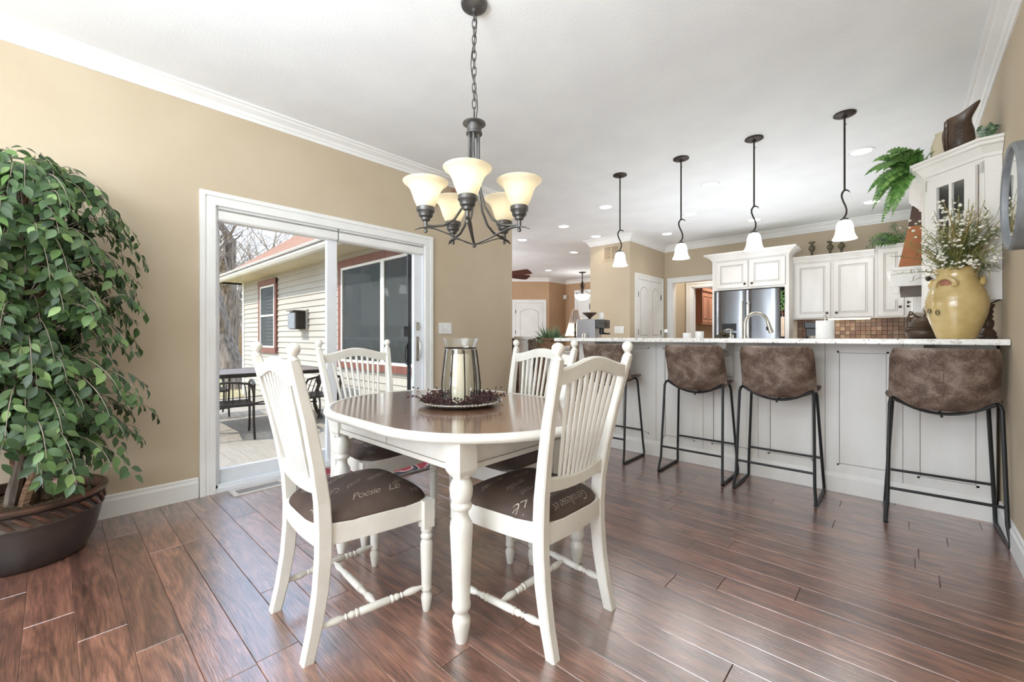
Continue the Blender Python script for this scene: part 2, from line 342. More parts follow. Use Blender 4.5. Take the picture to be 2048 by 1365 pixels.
# ---------------------------------------------------------------- setting: room shell
CZ = 2.73; XL = -3.49; XR = .40; YK = 7.65; YB = -2.6
mb = MB(); mb.bb(-3.65, XR+.15, YB, 3.7, -.06, -.021); mb.bb(-11.4, XR+.15, 3.7, 12.2, -.06, -.021)
floor = struct('floor', mb, M['walnut'])
# planks: one object each, rows along X
rnd = random.Random(3); row = 0; y = YB+.02; y0 = .192-.1333*21
for k in range(64):
    ya = y0+.1333*k
    if ya > 5.2: break
    if ya+.1333 < -.9: continue
    x = -3.485-rnd.random()*1.15
    while x < XR:
        L = rnd.choice((1.19, 1.19, 1.19, .8)); a = max(x, -3.485); b = min(x+L, XR); x += L
        if b-a < .03: continue
        p = MB(); hx = (b-a)/2-.0008; hy = .0663; e = .0016
        rings = [[(-hx, -hy, -.02), (hx, -hy, -.02), (hx, hy, -.02), (-hx, hy, -.02)], [(-hx, -hy, -e), (hx, -hy, -e), (hx, hy, -e), (-hx, hy, -e)],
                 [(-hx+e, -hy+e, 0), (hx-e, -hy+e, 0), (hx-e, hy-e, 0), (-hx+e, hy-e, 0)]]
        p.loft(rings); obj('plank', p, M['plank'], floor, loc=((a+b)/2, ya+.0667, 0))
far = MB(); far.bb(-11.4, -3.49, 3.75, 12.1, -.02, 0); far.bb(-3.49, XR, 5.2, 12.1, -.02, 0)
obj('far_floorboards', far, M['plank'], floor)
mb = MB(); mb.bb(-3.65, XR+.15, YB-.1, 3.77, CZ, CZ+.12); mb.bb(-11.4, XR+.15, 3.77, 12.2, CZ, CZ+.12)
struct('ceiling', mb, M['ceiling'])
mb = MB(); mb.bb(-3.65, XL, YB, .70, 0, CZ); mb.bb(-3.65, XL, 2.55, 3.77, 0, CZ); mb.bb(-3.65, XL, .70, 2.55, 2.04, CZ)
struct('wall_left', mb, M['wall'])
mb = MB(); mb.bb(XR, XR+.15, YB, YK+.1, 0, CZ); struct('wall_right', mb, M['wall'])
mb = MB(); mb.bb(-3.65, -3.0, YB-.12, YB, 0, CZ); mb.bb(.2, XR+.15, YB-.12, YB, 0, CZ); mb.bb(-3.0, .2, YB-.12, YB, 0, .55); mb.bb(-3.0, .2, YB-.12, YB, 2.45, CZ)
struct('wall_back', mb, M['wall'])
# window behind the camera
wb = structE('window_1', (0, 0, 0)); mb = MB()
for x in (-3.0, -1.43, .14): mb.bb(x, x+.06, YB-.1, YB-.02, .55, 2.45)
mb.bb(-3.0, .2, YB-.1, YB-.02, .55, .61); mb.bb(-3.0, .2, YB-.1, YB-.02, 2.39, 2.45); obj('frame', mb, M['vinyl'], wb)
mb = MB(); mb.bb(-3.0, .2, YB-.07, YB-.06, .55, 2.45); obj('glass', mb, M['glass'], wb)
# kitchen back wall with doorway, pantry block, hall
mb = MB(); mb.bb(-3.26, -3.11, YK, YK+.12, 0, CZ); mb.bb(-3.11, -2.18, YK, YK+.12, 2.06, CZ); mb.bb(-2.18, XR, YK, YK+.12, 0, CZ)
kw = struct('wall_kitchen', mb, M['wall'])
mb = MB(); mb.bb(-4.0, -3.26, 6.31, YK+.12, 0, CZ); struct('wall_pantry', mb, M['wall'])
mb = MB(); mb.bb(-3.36, -3.26, YK+.12, 8.75, 0, CZ); mb.bb(-3.7, -3.6, 8.65, 12.1, 0, CZ); mb.bb(-3.65, -3.26, 8.65, 8.75, 0, CZ); mb.bb(-1.3, -1.2, YK+.12, 12.1, 0, CZ)
mb.bb(-3.27, -3.12, 8.65, 8.75, 0, CZ); mb.bb(-3.12, -2.2, 8.65, 8.75, 2.06, CZ); mb.bb(-2.2, -1.3, 8.65, 8.75, 0, CZ); mb.bb(-3.7, -1.3, 12.0, 12.1, 0, CZ)
struct('wall_hall', mb, M['wall'])
# great room walls
mb = MB()
def wallseg(mb, a, b, t=.1, z0=0, z1=CZ):
    a = Vector((a[0], a[1], 0)); b = Vector((b[0], b[1], 0)); n_ = Vector((-(b-a).y, (b-a).x, 0)).normalized()*t
    mb.loft([[tuple(p+Vector((0, 0, z))) for p in (a, b, b+n_, a+n_)] for z in (z0, z1)])
wallseg(mb, (-11.3, 5.65), (-7.40, 9.53)); wallseg(mb, (-7.40, 9.53), (-7.42, 10.4)); wallseg(mb, (-7.5, 10.35), (-3.9, 10.35))
mb.bb(-11.4, -3.64, 3.66, 3.765, 0, CZ); mb.bb(-11.4, -11.3, 3.7, 5.7, 0, CZ)
struct('wall_far', mb, M['wall_brown'])
# crown mouldings
def crown(mb, a, b, inward, d=.09, h=.09, ext=(0, 0)):
    a = Vector((*a, 0)); b = Vector((*b, 0)); t = (b-a).normalized(); n_ = Vector((*inward, 0)).normalized()
    prof = [(0, 0), (0, -h), (.008, -h), (.014, -h+.022), (.022, -h+.026), (.03, -h+.045), (.05, -.035), (.068, -.026), (.07, -.018), (d, -.012), (d, 0)]
    rings = []
    for p, s_, e in ((a, 1, ext[0]), (b, -1, ext[1])):
        rings.append([tuple(p+n_*u+t*s_*e*u+Vector((0, 0, CZ+v))) for u, v in prof])
    mb.loft(rings)
mb = MB(); crown(mb, (XL, YB), (XL, 3.77), (1, 0)); struct('trim_1', mb, M['trim'])
mb = MB(); crown(mb, (XR, YB), (XR, YK), (-1, 0), ext=(0, 1)); struct('trim_2', mb, M['trim'])
mb = MB(); crown(mb, (-3.26, YK), (XR, YK), (0, -1), ext=(1, 1), d=.1, h=.11); crown(mb, (-3.26, 6.31), (-3.26, YK), (1, 0), ext=(-1, 1), d=.1, h=.11); crown(mb, (-4.0, 6.31), (-3.26, 6.31), (0, -1), ext=(-1, -1), d=.1, h=.11)
crown(mb, (-4.0, 6.31), (-4.0, YK), (-1, 0), ext=(-1, 0), d=.1, h=.11)
struct('trim_3', mb, M['trim'])
mb = MB(); crown(mb, (-11.3, 5.65), (-7.4, 9.53), (1, -1), d=.1, h=.1); crown(mb, (-7.4, 9.53), (-7.42, 10.35), (1, 0), d=.1, h=.1); crown(mb, (-7.42, 10.35), (-3.9, 10.35), (0, -1), d=.1, h=.1)
struct('trim_4', mb, M['trim'])
def baseboard(mb, x0, x1, y0, y1, side):
    # side: 'L' on left wall (faces +x), 'R', 'F' faces -y
    pr = [(0, 0), (.015, 0), (.015, .10), (.009, .112), (.009, .128), (0, .135)]
    if side == 'L': mb.prism([(x0+u, v) for u, v in pr], 'y', y0, y1)
    if side == 'R': mb.prism([(x0-u, v) for u, v in pr], 'y', y0, y1)
    if side == 'F': mb.prism([(y0-u, v) for u, v in pr], 'x', x0, x1)
mb = MB(); baseboard(mb, XL, 0, YB, .665, 'L'); baseboard(mb, XL, 0, 2.585, 3.77, 'L'); struct('baseboard_left', mb, M['trim'])
mb = MB(); baseboard(mb, XR, 0, YB, 3.70, 'R'); struct('baseboard_right', mb, M['trim'])

# ---------------------------------------------------------------- sliding glass door
dr = structE('door_1', (XL, 0, 0))
def casing_profile_boxes(mb, y0, y1, z0, z1, wd=.09):
    for a, b, d in ((0, .03, .024), (.03, .056, .015), (.056, wd, .02)):
        mb.bb(0, d, y0+a, y0+b, z0, z1-b); mb.bb(0, d, y1-b, y1-a, z0, z1-b); mb.bb(0, d, y0+a, y1-a, z1-b, z1-a)
mb = MB(); casing_profile_boxes(mb, .67, 2.585, 0, 2.072); obj('casing', mb, M['trim'], dr)
mb = MB(); mb.bb(-.155, 0, .70, .775, 0, 2.04); mb.bb(-.155, 0, 2.48, 2.55, 0, 2.04); mb.bb(-.155, 0, .70, 2.55, 1.98, 2.04); mb.bb(-.155, .012, .755, 2.5, 0, .03); mb.bb(-.03, 0, .76, 2.5, .03, .05)
obj('frame', mb, M['vinyl'], dr)
def sash(mb, x0, x1, y0, y1, z0, z1, s, top, bot):
    mb.bb(x0, x1, y0, y0+s[0], z0, z1); mb.bb(x0, x1, y1-s[1], y1, z0, z1); mb.bb(x0, x1, y0+s[0], y1-s[1], z0, z0+bot); mb.bb(x0, x1, y0+s[0], y1-s[1], z1-top, z1)
mb = MB(); sash(mb, -.12, -.08, .775, 1.63, .03, 1.98, (.03, .055), .07, .105); f1 = obj('fixed_panel', mb, M['vinyl'], dr, bevel=.003)
mb = MB(); mb.bb(-.102, -.098, .8, 1.58, .13, 1.92); obj('glass', mb, M['glass'], f1)
mb = MB(); sash(mb, -.07, -.03, 1.545, 2.48, .03, 1.98, (.085, .085), .07, .105); f2 = obj('sliding_panel', mb, M['vinyl'], dr, bevel=.003)
mb = MB(); mb.bb(-.052, -.048, 1.62, 2.40, .13, 1.92); obj('glass', mb, M['glass'], f2)
mb = MB(); mb.tube(bez((-.03, 2.435, .87), (.03, 2.435, .86), (.03, 2.435, 1.06), (-.03, 2.435, 1.05), 10), .007); mb.bb(-.032, -.024, 2.42, 2.45, .84, 1.08)
obj('pull_handle', mb, M['nickel'], f2)
mb = MB(); mb.bb(-.032, -.022, 2.42, 2.45, 1.14, 1.22); mb.box((-.015, 2.435, 1.17), (.02, .012, .04)); obj('thumb_latch', mb, M['nickel'], f2)
mb = MB(); mb.bb(-.15, -.135, 2.395, 2.43, .03, 1.98); mb.bb(-.15, -.125, 2.34, 2.40, 1.08, 1.18); mb.tube(bez((-.14, 2.4, .8), (-.17, 2.37, .82), (-.17, 2.37, 1.0), (-.14, 2.4, 1.02), 8), .012)
obj('screen_stile', mb, M['black'], dr)
def shade(y0, y1, label):
    t = thing('roller_shade', label, 'window shade', (XL, 0, 1.885), 0, 'roller shades over the sliding door')
    mb = MB(); mb.prism([(-.075, .095), (-.005, .095), (.004, .06), (.004, .012), (-.004, 0), (-.075, 0)], 'y', y0, y1); obj('valance', mb, M['trim'], t)
    mb = MB(); mb.bb(-.08, -.001, y0-.003, y0, 0, .095); obj('end_cap', mb, M['mirror_rim'], t); mb = MB(); mb.bb(-.08, -.001, y1, y1+.003, 0, .095); obj('end_cap', mb, M['mirror_rim'], t)
    mb = MB(); mb.bb(.0035, .006, y0, y1, .068, .071); mb.bb(.0035, .006, y0, y1, .075, .078); obj('groove_line', mb, M['glaze'], t)
shade(.778, 1.622, 'white roller shade cassette over the fixed left pane of the glass door')
shade(1.632, 2.475, 'white roller shade cassette over the sliding right pane, near the light switch')
# light switch beside the door
t = thing('light_switch', 'three gang white switch plate on tan wall beside the sliding door', 'switch', (XL, 2.752, 1.165))
mb = MB(); mb.bb(0, .006, -.083, .083, -.057, .057); obj('plate', mb, M['white_gloss'], t, bevel=.003)
for k in (-.046, 0, .046):
    mb = MB(); mb.bb(.006, .014, k-.005, k+.005, -.012, .006); obj('toggle', mb, M['white_gloss'], t)
# floor register
t = thing('floor_register', 'cream slotted floor vent set in the planks by the glass door', 'vent', (-3.385, 1.0, 0))
mb = MB(); mb.bb(-.07, .07, -.17, -.14, 0, .006); mb.bb(-.07, .07, .14, .17, 0, .006); mb.bb(-.07, -.045, -.14, .14, 0, .006); mb.bb(.045, .07, -.14, .14, 0, .006); mb.bb(-.045, .045, -.14, .14, 0, .002)
obj('grille_frame', mb, M['register'], t)
for k in range(24):
    mb = MB(); mb.bb(-.045, .045, -.1385+k*.0117, -.1345+k*.0117, .002, .0055); obj('slat', mb, M['register'], t)
mb = MB(); mb.bb(-.045, .045, -.14, .14, .0018, .0042); obj('dark_well', mb, M['black'], t)
# rug
mb = MB(); mb.bb(-3.45, -2.88, 1.28, 2.22, .001, .008)
r_ = obj('door_rug', mb, M['rug']); tag(r_, 'red patterned rug with charcoal edge on the floor by the glass door', 'rug')
mb = MB(); mb.bb(-3.46, -2.85, 2.22, 2.25, .001, .009); mb.bb(-3.46, -2.85, 1.25, 1.28, .001, .009); mb.bb(-2.88, -2.85, 1.28, 2.22, .001, .009); mb.bb(-3.47, -3.45, 1.28, 2.22, .001, .009); obj('border', mb, M['slate'], r_)

# ---------------------------------------------------------------- dining table
TC = (-1.615, 1.347)
def stadium(r, hs, n=24):
    p = []
    for i in range(n+1):
        a = -PI/2+PI*i/n; p.append((hs+r*math.cos(a), r*math.sin(a)))
    for i in range(n+1):
        a = PI/2+PI*i/n; p.append((-hs+r*math.cos(a), r*math.sin(a)))
    return p
tb = thing('dining_table', 'oval dining table with brown stained top and white turned legs', 'table', (*TC, 0))
TR, TH, TZ = .53, .175, .745
prof = [(-.03, -.004), (-.03, 0), (-.018, .001), (-.008, -.003), (0, -.013), (.001, -.02), (-.005, -.03), (-.02, -.034), (-.05, -.034)]
mb = MB(); mb.loft([[(p[0], p[1], TZ+v) for p in stadium(TR+u, TH)] for u, v in prof], cap=False, smooth=True); obj('table_rim', mb, M['chair_white'], tb, sharp=60)
def half(sgn):
    r = TR-.0305; pts = []
    for i in range(25):
        a = -PI/2+PI*i/24; pts.append((sgn*(TH+r*math.cos(a)), r*math.sin(a)))
    return [(sgn*.0008, -r)]+pts+[(sgn*.0008, r)]
for sgn in (1, -1):
    mb = MB(); mb.prism(half(sgn), 'z', TZ-.03, TZ-.0015); obj('tabletop_half', mb, M['tabletop'], tb)
lx, ly = .458, .362
mb = MB()
for s in (-1, 1):
    mb.bb(-lx, lx, s*ly-.011+s*.012, s*ly+.011+s*.012, .615, .711); mb.bb(-lx, lx, s*(ly+.014)-.014, s*(ly+.014)+.014, .605, .626)
    mb.bb(s*lx-.011+s*.012, s*lx+.011+s*.012, -ly, ly, .615, .711); mb.bb(s*(lx+.014)-.014, s*(lx+.014)+.014, -ly, ly, .605, .626)
obj('apron', mb, M['chair_white'], tb, bevel=.002)
mb = MB()
for s in (-1, 1):
    mb.bb(-lx, lx, s*(ly+.0285)-.0006, s*(ly+.0285)+.0006, .626, .6275); mb.bb(-.0007, .0007, s*(ly+.0238)-.0008, s*(ly+.0238)+.0008, .627, .711)
    mb.bb(s*(lx+.0285)-.0006, s*(lx+.0285)+.0006, -ly, ly, .626, .6275)
obj('bead_line', mb, M['glaze'], tb)
TLEG = [(.02, 0), (.022, .01), (.031, .055), (.0325, .072), (.031, .084), (.023, .097), (.022, .104), (.028, .112), (.0325, .12), (.034, .13), (.0325, .14), (.031, .148), (.034, .25), (.040, .385), (.041, .405), (.039, .42), (.033, .432), (.027, .442), (.025, .455), (.026, .466), (.034, .47), (.038, .478), (.038, .486), (.034, .492), (.031, .496), (.036, .503), (.0405, .52), (.042, .54), (.040, .556), (.034, .57), (.029, .578), (.03, .583), (.034, .587), (.03, .6)]
for sx_, sy_ in ((-1, -1), (1, -1), (1, 1), (-1, 1)):
    mb = MB(); mb.lathe(TLEG, (sx_*lx, sy_*ly, 0), 22)
    mb.bb(sx_*lx-.04, sx_*lx+.04, sy_*ly-.04, sy_*ly+.04, .612, .711)
    mb.loft([[(sx_*lx+a*w_, sy_*ly+b*w_, z) for a, b in ((-1, -1), (1, -1), (1, 1), (-1, 1))] for w_, z in ((.024, .583), (.03, .59), (.036, .6), (.039, .607), (.04, .613))])
    obj('leg', mb, M['chair_white'], tb, sharp=42)

# ---------------------------------------------------------------- dining chairs (local: faces +y, origin between rear feet)
def chair_proto():
    t = thing('dining_chair', '', 'chair', (0, 0, 0), 0, 'white spindle back dining chairs around the table')
    W = M['chair_white']
    secs = [(0, .186, 0, .019, .02), (.10, .1845, .024, .0195, .022), (.22, .183, .044, .020, .024), (.33, .182, .053, .020, .025), (.42, .182, .054, .020, .025), (.52, .185, .048, .0195, .024), (.65, .196, .027, .0185, .022), (.80, .211, -.004, .0175, .020), (.93, .2235, -.037, .0165, .018), (1.003, .230, -.055, .016, .0165)]
    for s in (-1, 1):
        mb = MB(); rings = []
        for z, x, y, hx, hy in secs:
            c = .005; rings.append([(s*x+a, y+b, z) for a, b in ((-hx+c, -hy), (hx-c, -hy), (hx, -hy+c), (hx, hy-c), (hx-c, hy), (-hx+c, hy), (-hx, hy-c), (-hx, -hy+c))])
        mb.loft(rings); p = obj('rear_post', mb, W, t)
        mb = MB(); mb.lathe([(.016, 0), (.0185, .003), (.0165, .008), (.012, .012), (.011, .016), (.0155, .022), (.0205, .031), (.0215, .039), (.0195, .048), (.013, .055), (.004, .0585), (.0005, .059)], (s*.230, -.055, 1.002), 18)
        obj('finial', mb, W, p, sharp=50)
        mb = MB(); mb.lathe([(.013, 0), (.015, .006), (.0215, .05), (.021, .063), (.015, .072), (.0145, .078), (.02, .083), (.0215, .09), (.0195, .097), (.0195, .11), (.0235, .24), (.024, .265), (.021, .278), (.016, .284), (.022, .289), (.0235, .297), (.021, .304), (.0165, .309), (.022, .316), (.0225, .325), (.019, .333)], (s*.225, .433, 0), 18)
        mb.bb(s*.225-.023, s*.225+.023, .41, .456, .332, .438); obj('front_leg', mb, W, t, sharp=42)
        mb = MB(); L = [(.0, .0055), (.02, .008), (.05, .0135), (.075, .012), (.09, .0065), (.096, .0115), (.101, .0065), (.112, .0125), (.122, .0115), (.127, .0085), (.131, .014), (.137, .014), (.141, .0105), (.147, .0135)]
        a = Vector((s*.186, .03, .098)); b = Vector((s*.223, .425, .098)); n_ = (b-a).length
        pts = [(d/ n_, r) for d, r in L]; pts += [(1-q, r) for q, r in reversed(pts)]
        mb.tube([tuple(a.lerp(b, q)) for q, r in pts], [r for q, r in pts], 12); obj('side_stretcher', mb, W, t, sharp=50)
    a = Vector((-.2, .235, .098)); b = Vector((.2, .235, .098)); n_ = .4; mb = MB()
    pts = [(d/n_, r) for d, r in L]; pts += [(1-q, r) for q, r in reversed(pts)]
    mb.tube([tuple(a.lerp(b, q)) for q, r in pts], [r for q, r in pts], 12); obj('cross_stretcher', mb, W, t, sharp=50)
    # crest rail, lower rail, spindles
    def rail(zt, zb, half, yc, th, n=18):
        mb = MB(); rings = []
        for i in range(n+1):
            u = -1+2*i/n; x = half*u; y = yc(u); a, b = zb(u), zt(u)
            rings.append([(x, y-th/2, a+.003), (x, y+th/2, a+.003), (x, y+th/2, b-.006), (x, y+th/4, b), (x, y-th/4, b), (x, y-th/2, b-.006)])
        mb.loft(rings, smooth=True); return mb
    arch = lambda u: .5+.5*math.cos(PI*u)
    obj('crest_rail', rail(lambda u: .974+.036*arch(u), lambda u: .920+.036*arch(u*1.05), .222, lambda u: -.043-.006*(1-u*u), .024), W, t, sharp=40)
    obj('lower_rail', rail(lambda u: .577+.026*u*u, lambda u: .532+.016*u*u, .191, lambda u: .038-.004*(1-u*u), .022), W, t, sharp=40)
    for i in range(9):
        q = -1+2*i/8; mb = MB(); xb, xt = q*.105, q*.155; zt = .923+.036*arch(xt/.222)
        mb.tube([(xb+(xt-xb)*f, .034+(-.045-.034)*f, .57+(zt+.01-.57)*f) for f in (0, .3, .7, 1)], [.0055, .0075, .0085, .0075], 8); obj('spindle', mb, W, t)
    # seat frame and cushion
    def outline(o, n=4):
        P4 = [(-.186-o, .03-o), (.186+o, .03-o), (.232+o, .462+o), (-.232-o, .462+o)]; out = []
        for i in range(4):
            a, b = P4[i], P4[(i+1) % 4]
            bow = (.012, .012, .014, .012)[i]; nx, ny = (b[1]-a[1]), -(b[0]-a[0]); l_ = math.hypot(nx, ny); nx /= l_; ny /= l_
            for k in range(6):
                f = k/6; e = 4*f*(1-f)*bow; out.append((a[0]+(b[0]-a[0])*f+nx*e, a[1]+(b[1]-a[1])*f+ny*e))
        return out
    mb = MB(); mb.prism(outline(-.004), 'z', .362, .436); obj('seat_frame', mb, W, t, bevel=.003)
    yc, hd = .247, .222
    hw = lambda y: .192+.046*(y-.03)/.43
    def surf(x, y):
        v = (y-yc)/hd; r = (abs(x/hw(y))**4.5+abs(v)**4.5)**(1/4.5); return .438+.064*max(0, 1-min(r, 1)**3.2)**.62
    mb = MB(); rings = []
    for k in range(13):
        s = (1, .995, .985, .965, .94, .9, .82, .7, .56, .42, .28, .14, .02)[k]; ring = []
        for j in range(44):
            a = 2*PI*j/44; c, sn = math.cos(a), math.sin(a); e = 2/4.5
            u = math.copysign(abs(c)**e, c)*s; v = math.copysign(abs(sn)**e, sn)*s; y = yc+v*hd; x = u*hw(y)
            bulge = .0; ring.append((x, y, surf(x, y)))
        rings.append(ring)
    base = [(p[0], p[1], .434) for p in rings[0]]
    mb.loft([base]+rings, smooth=True); cu = obj('cushion', mb, M['fabric'], t, sharp=70)
    return t, cu, surf, hw
chair0, cush0, csurf, chw = chair_proto()
def lettering(words, parent):
    mb = MB()
    for txt, cx, cy, size, rot in words:
        cu = bpy.data.curves.new('script', 'FONT'); cu.body = txt; cu.size = size; cu.shear = .55; cu.align_x = 'CENTER'; cu.space_character = .85; cu.resolution_u = 3; cu.offset = -.0009
        o = bpy.data.objects.new('script', cu); C.objects.link(o); dg = bpy.context.evaluated_depsgraph_get(); dg.update()
        me = bpy.data.meshes.new_from_object(o.evaluated_get(dg)); c, s = math.cos(rot), math.sin(rot)
        bm = bmesh.new(); bm.from_mesh(me); bmesh.ops.triangulate(bm, faces=bm.faces); bmesh.ops.subdivide_edges(bm, edges=[e for e in bm.edges if e.calc_length() > .012], cuts=1)
        vs = []
        for v in bm.verts:
            x, y = cx+v.co.x*c-v.co.y*s, cy+v.co.x*s+v.co.y*c; y = min(max(y, .032), .462); w_ = chw(y)*.985; x = max(-w_, min(w_, x)); vs.append((x, y, csurf(x, y)+.0012))
        bm.verts.index_update(); mb.add(vs, [[v.index for v in f.verts] for f in bm.faces]); bm.free()
        bpy.data.objects.remove(o); bpy.data.curves.remove(cu); bpy.data.meshes.remove(me)
    o = obj('script_lettering', mb, M['script'], parent); o['kind'] = 'stuff'; return o
W1 = [('Gentillesse et', .0, .066, .046, PI), ('la générosité', .02, .112, .04, PI), ('une rose', -.06, .20, .045, PI), ('Amour', .1, .19, .05, PI), ('sourire', .08, .26, .04, PI), ('gentille', -.08, .27, .046, PI), ('Le', -.165, .16, .07, PI*.8), ('grandir', .02, .33, .042, PI), ('en rose', -.12, .36, .046, PI), ('Les yeux', .1, .40, .05, PI), ('amour', -.05, .425, .04, PI)]
W2 = [('Cygne et', .06, .10, .045, -PI*.35), ('Poésie', .155, .22, .05, PI*.5), ('amour', .02, .22, .045, -PI*.3), ('une rose', -.08, .19, .045, -PI*.3), ('Le', .16, .33, .06, PI*.5), ('gentillesse', -.02, .34, .045, -PI*.3), ('VIE', .19, .40, .036, PI*.5), ('la joie', -.12, .31, .045, -PI*.3), ('la générosité', .06, .40, .042, -PI*.25), ('Gentil', -.12, .09, .05, -PI*.2)]
# place the four: A nearest left, B right, C by the glass door, D far side
chairB = copy_tree(chair0); chairB.location = (-.866, 1.321, 0); chairB.rotation_euler = (0, 0, PI/2)
lettering(W1, [c for c in kids(chairB) if c.name.startswith('cushion')][0])
lettering(W2, cush0)
chair0.location = (-1.641, .585, 0); chair0.rotation_euler = (0, 0, math.radians(-3.8)); chair0['label'] = 'white spindle back chair nearest the camera, on the left with its back to us'
chairB['label'] = 'white spindle back chair at the right end of the table, nearest the bar stools'
dup(chair0, (-2.48, 1.292, 0), math.radians(-87.5), 'white spindle back chair at the left end, standing before the glass door')
dup(chairB, (-1.584, 1.927, 0), math.radians(176.6), 'white spindle back chair on the far side of the table, facing us, mostly hidden')

# ---------------------------------------------------------------- table centrepiece
CX, CY = -1.615, 1.37
t = thing('round_tray', 'round tray with beaded silver rim in the middle of the dining table', 'tray', (CX, CY, TZ))
mb = MB(); mb.lathe([(.001, .002), (.12, 0), (.16, .004), (.19, .016), (.20, .02), (.198, .023), (.186, .018), (.155, .008), (.001, .006)], (0, 0, 0), 40); obj('tray_dish', mb, M['silver'], t)
mb = MB()
for k in range(72):
    a = 2*PI*k/72; mb.ball((.2*math.cos(a), .2*math.sin(a), .0215), .0062, 6, 4)
b_ = obj('beaded_rim', mb, M['silver'], t)
lt = thing('candle_lantern', 'clear glass hurricane lantern in a dark metal cage holding a candle', 'lantern', (CX, CY, TZ+.0085))
LP = [(.078, .004), (.086, .02), (.0925, .06), (.092, .10), (.086, .16), (.079, .22), (.073, .262), (.072, .272), (.079, .29), (.09, .318)]
mb = MB(); mb.lathe(LP+[(r-.003, z) for r, z in reversed(LP)], (0, 0, 0), 40, cap=False); obj('hurricane_glass', mb, M['glass_grey'], lt)
mb = MB(); mb.tube([(.0775*math.cos(2*PI*k/32), .0775*math.sin(2*PI*k/32), .27) for k in range(32)], .0032, 6, closed=True); obj('cage_ring', mb, M['bronze'], lt); mb = MB(); mb.tube([(.086*math.cos(2*PI*k/32), .086*math.sin(2*PI*k/32), .004) for k in range(32)], .0032, 6, closed=True); obj('cage_ring', mb, M['bronze'], lt)
for k in range(9):
    a = 2*PI*(k+.3)/9; mb = MB(); mb.tube([((r+.0045)*math.cos(a), (r+.0045)*math.sin(a), z) for r, z in LP[:7]], .0036, 6); obj('cage_bar', mb, M['bronze'], lt)
cd = thing('pillar_candle', 'ivory pillar candle standing inside the glass hurricane lantern', 'candle', (CX, CY, TZ+.012))
mb = MB(); mb.lathe([(.045, 0), (.046, .01), (.046, .225), (.042, .235), (.02, .231), (.001, .229)], (0, 0, 0), 26); obj('wax', mb, M['candle'], cd)
mb = MB(); mb.cyl((0, 0, .229), (.002, 0, .243), .0012); obj('wick', mb, M['black'], cd)
rb = random.Random(5); mb = MB(); mt = MB()
def berries(a, R, z, L):
    p = Vector((R*math.cos(a), R*math.sin(a), z)); d = Vector((math.cos(a+rb.uniform(-1.3, 1.3)), math.sin(a+rb.uniform(-1.3, 1.3)), rb.uniform(-.2, .75))).normalized()
    pts = [tuple(p), tuple(p+d*L*.5+Vector((rb.uniform(-1, 1), rb.uniform(-1, 1), rb.uniform(0, 1)))*.006), tuple(p+d*L)]
    q = pts[2]
    if q[2] < .012: q = (q[0], q[1], .014+.005*rb.random()); pts[2] = q
    if math.hypot(q[0], q[1]) < .096: return
    mt.tube(pts, .0009, 4, cap=False); mb.ball(q, rb.uniform(.0033, .005), 6, 4)
    if rb.random() < .5: mb.ball((q[0]+.007*rb.uniform(-1, 1), q[1]+.007*rb.uniform(-1, 1), q[2]+.004), .0036, 6, 4)
for k in range(620): berries(rb.uniform(0, 2*PI), rb.uniform(.105, .165), rb.uniform(.014, .04), rb.uniform(.015, .045))
for k in range(16): berries(rb.choice((rb.uniform(.1, 1.2), rb.uniform(3.6, 4.6))), .175, .03, rb.uniform(.05, .10))
wr = obj('berry_wreath', mb, M['berry'], loc=(CX, CY, TZ)); tag(wr, 'ring of tiny burgundy berries on wiry stems around the glass lantern', 'wreath')
obj('wire_stem', mt, M['brown_glaze'], wr); wr['kind'] = 'stuff'

# ---------------------------------------------------------------- chandelier
cc = (-1.568, 1.418)
t = thing('chandelier', 'pewter five arm chandelier with amber glass shades over the dining table', 'chandelier', (*cc, 0))
mb = MB(); mb.lathe([(.062, CZ), (.066, CZ-.006), (.062, CZ-.018), (.045, CZ-.026), (.012, CZ-.03), (.010, CZ-.045), (.001, CZ-.046)], seg=28); obj('canopy', mb, M['pewter'], t)
z = CZ-.05; k = 0; ch = MB()
while z > 2.215:
    a = 0 if k % 2 else PI/2; hw_, hl = .010, .021; pts = []
    for j in range(14):
        q = 2*PI*j/14; u = hw_*math.cos(q); v = hl*math.sin(q)+math.copysign(.006, math.sin(q)); pts.append((u*math.cos(a+.5), u*math.sin(a+.5), z-.012+v))
    ch = MB(); ch.tube(pts, .0026, 6, closed=True); obj('chain_link', ch, M['pewter'], t); z -= .0395; k += 1
mb = MB(); mb.tube([(.012*math.sin(i*.9), .012*math.cos(i*.7), CZ-.04-.0525*i) for i in range(11)], .0022, 6); obj('cord', mb, M['bronze'], t)
mb = MB(); mb.tube([(.0, .0, 2.15), (.022, -.02, 2.178), (.016, -.015, 2.2), (0, 0, 2.214), (-.016, .015, 2.2), (-.022, .02, 2.178), (0, 0, 2.15)], .004, 8); obj('top_loop', mb, M['pewter'], t)
mb = MB(); mb.lathe([(.001, 2.152), (.014, 2.15), (.016, 2.14), (.056, 2.136), (.057, 2.131), (.036, 2.128), (.036, 2.092), (.04, 2.088), (.04, 2.08), (.001, 2.079)], seg=28); obj('top_cap', mb, M['pewter'], t)
A0 = math.radians(-47.2-2)   # one arm points at the viewer
